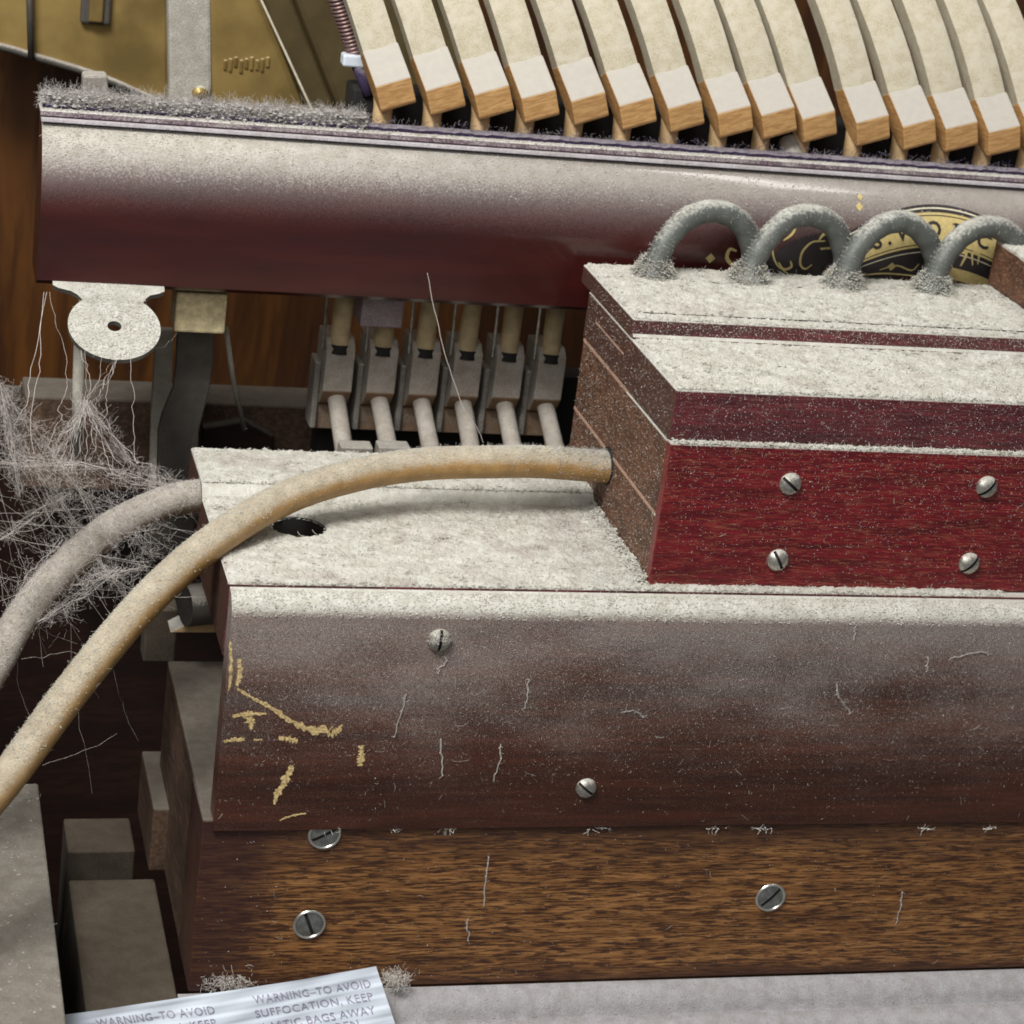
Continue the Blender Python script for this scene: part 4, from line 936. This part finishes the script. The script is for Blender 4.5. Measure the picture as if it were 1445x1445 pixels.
def print_line(text, p0, p1, size):
    """type from one direction of the lens to another along the strip"""
    a, b = [np.array(at(*q, Y=-17.6)) - TL for q in (p0, p1)]
    (ua, va), (ub, vb) = [np.linalg.lstsq(np.stack([ux, dn], 1), q, rcond=None)[0] for q in (a, b)]
    v, f = letters(text, size, 0.012, 1.08); x = v[:, 0] - v[:, 0].min(); wd = x.max(); x = x / wd
    uu = ua + (ub - ua) * x; vv = va + (vb - va) * x - v[:, 1]
    o_ = len(LV); LV.extend(strip_pt(uu, vv, 0.16).tolist()); LF.extend([tuple(k_ + o_ for k_ in q) for q in f])
for dx, dy, cut in ((0, 0, 0), (-221, 34, 1)):
    for k_, (tx, y0, y1) in enumerate((('WARNING–TO AVOID', 1413, 1392), ('SUFFOCATION, KEEP', 1431, 1408), ('PLASTIC BAGS AWAY', 1449, 1425), ('FROM CHILDREN', 1466, 1442))):
        print_line(tx, (358 + dx + k_ * 2, y0 + dy), (524 + dx + k_ * 2 - (26 if k_ == 3 else 0), y1 + dy), 3.1)
obj('lettering', (LV, LF), 'purple_ink', sp)

# ------------------------------------------------------------------ cobweb
web = thing('cobweb', 'thick grey cobweb draped over the grey hose at the left edge', 'cobweb', at(130, 690, Y=30)); web['kind'] = 'stuff'
def strands(pairs, k=14, sag=1.5, jit=0.25):
    Q = []
    t = np.linspace(0, 1, k)[:, None]
    for a, b in pairs:
        a = np.asarray(a); b = np.asarray(b); L = np.linalg.norm(b - a)
        c_ = a + (b - a) * t; c_ = c_ + np.array([0, 0, -1.0]) * (4 * t * (1 - t)) * L * 0.03 * sag * rng.uniform(0, 1.5)
        Q.append(c_ + np.cumsum(rng.normal(0, jit, (k, 3)), 0) * np.sin(np.pi * t))
    return np.array(Q)
def W(px, py, y): return at(px, py, Y=y)
anch_l = [(-30, 530), (-30, 600), (-20, 660), (-30, 720), (-30, 790), (-20, 850), (10, 555)]
anch_r = [(275, 692), (262, 700), (300, 760), (296, 805), (240, 850), (285, 835), (225, 745), (170, 735), (215, 800), (150, 870), (60, 930), (110, 905), (30, 900)]
anch_t = [(118, 494, 72), (150, 498, 70), (170, 496, 72)]
pairs = []
for _ in range(24):
    A = anch_l[rng.integers(len(anch_l))]; B = anch_r[rng.integers(len(anch_r))]; j = rng.normal(0, 10, 4)
    pairs.append((W(A[0] + j[0], A[1] + j[1] * 1.6, rng.uniform(14, 40)), W(B[0] + j[2] * .7, B[1] + j[3] * .7, rng.uniform(24, 44))))
knot = W(120, 565, 50)
for _ in range(7):
    A = anch_t[rng.integers(3)]; pairs.append((W(A[0] + rng.normal() * 3, A[1], A[2]), knot + rng.normal(0, .4, 3)))
for _ in range(16):
    q = (rng.uniform(60, 200), rng.uniform(625, 690)); pairs.append((knot + rng.normal(0, .5, 3), W(q[0], q[1], rng.uniform(30, 40))))
for A, B in (((62, 412, 92), (48, 640, 34)), ((70, 412, 92), (95, 545, 60)), ((95, 545, 60), (60, 640, 36)), ((184, 498, 72), (190, 650, 36)), ((66, 412, 92), (20, 600, 36)), ((222, 478, 78), (160, 512, 74)), ((160, 512, 74), (132, 605, 46)), ((250, 470, 106), (205, 490, 74))):
    pairs.append((W(*A), W(*B)))
parts = [threads(strands(pairs, 18, 2.0, .35), rng.uniform(.025, .06, len(pairs)))]
main = [((0, 545), (90, 660)), ((90, 660), (165, 770)), ((0, 570), (45, 650)), ((0, 650), (110, 655)), ((45, 650), (140, 790)), ((110, 655), (245, 690)), ((120, 565), (75, 645)), ((120, 565), (180, 650)), ((180, 650), (255, 690)), ((140, 790), (200, 860)), ((55, 880), (170, 800)), ((0, 540), (30, 700)), ((60, 830), (135, 812)), ((135, 812), (205, 800)), ((0, 760), (95, 700)), ((20, 850), (90, 760)), ((150, 700), (215, 790))]
mp = []; cen = []
for A, B in main:
    yA = rng.uniform(22, 32)
    for _ in range(5):
        j = rng.normal(0, 2.4, 4); mp.append((W(A[0] + j[0], A[1] + j[1], yA), W(B[0] + j[2], B[1] + j[3], yA + 4)))
    n_ = int(math.hypot(B[0] - A[0], B[1] - A[1]) * 1.7)
    for t in rng.uniform(0, 1, n_): cen.append((A[0] + (B[0] - A[0]) * t + rng.normal() * 6, A[1] + (B[1] - A[1]) * t + rng.normal() * 6, yA + 3))
parts.append(threads(strands(mp, 18, 1.0, .32), rng.uniform(.025, .07, len(mp))))
# matted fuzz: dense along the ridges, a thin tangle between them
for c_, k_ in (((50, 655, 34, 16), 420), ((100, 685, 40, 22), 380), ((160, 705, 44, 20), 300), ((60, 770, 36, 55), 300), ((150, 800, 45, 36), 300), ((195, 745, 34, 26), 260), ((20, 610, 14, 28), 110), ((125, 605, 16, 20), 70), ((20, 850, 20, 30), 90)):
    for _ in range(int(k_ * 0.38)): cen.append((c_[0] + rng.normal() * c_[2], c_[1] + rng.normal() * c_[3], rng.uniform(20, 38)))
P = np.array([W(*c_) for c_ in cen]); k = len(P)
parts.append(fibres(P, rng.normal(0, 1, (k, 3)), rng.uniform(1.2, 6.0, k), rng.uniform(.010, .026, k), 9, 1.5))
fluff('threads', web, parts, 'web')
lone = thing('loose_thread', 'single fine cobweb thread hanging below the rail before the stickers', 'thread', at(625, 400, Y=92))
obj('thread', threads(strands([(W(603, 385, 92), W(628, 500, 90)), (W(628, 500, 90), W(652, 572, 88)), (W(652, 572, 88), W(682, 625, 86))], 10, .5, .15), .085), 'web', lone)
lone = thing('loose_thread', 'faint cobweb threads hanging in the dark gap at lower left', 'thread', at(100, 1000, Y=20)); lone['kind'] = 'stuff'
obj('thread', threads(strands([(W(100, 880, 30), W(130, 1120, 40)), (W(60, 1080, 30), W(165, 1035, 40)), (W(20, 900, 25), W(55, 1050, 30)), (W(160, 945, 40), W(195, 1045, 50)), (W(30, 930, 24), W(115, 925, 30)), (W(105, 920, 30), W(140, 985, 40))], 12, 1.6, .5), .032), 'web', lone)
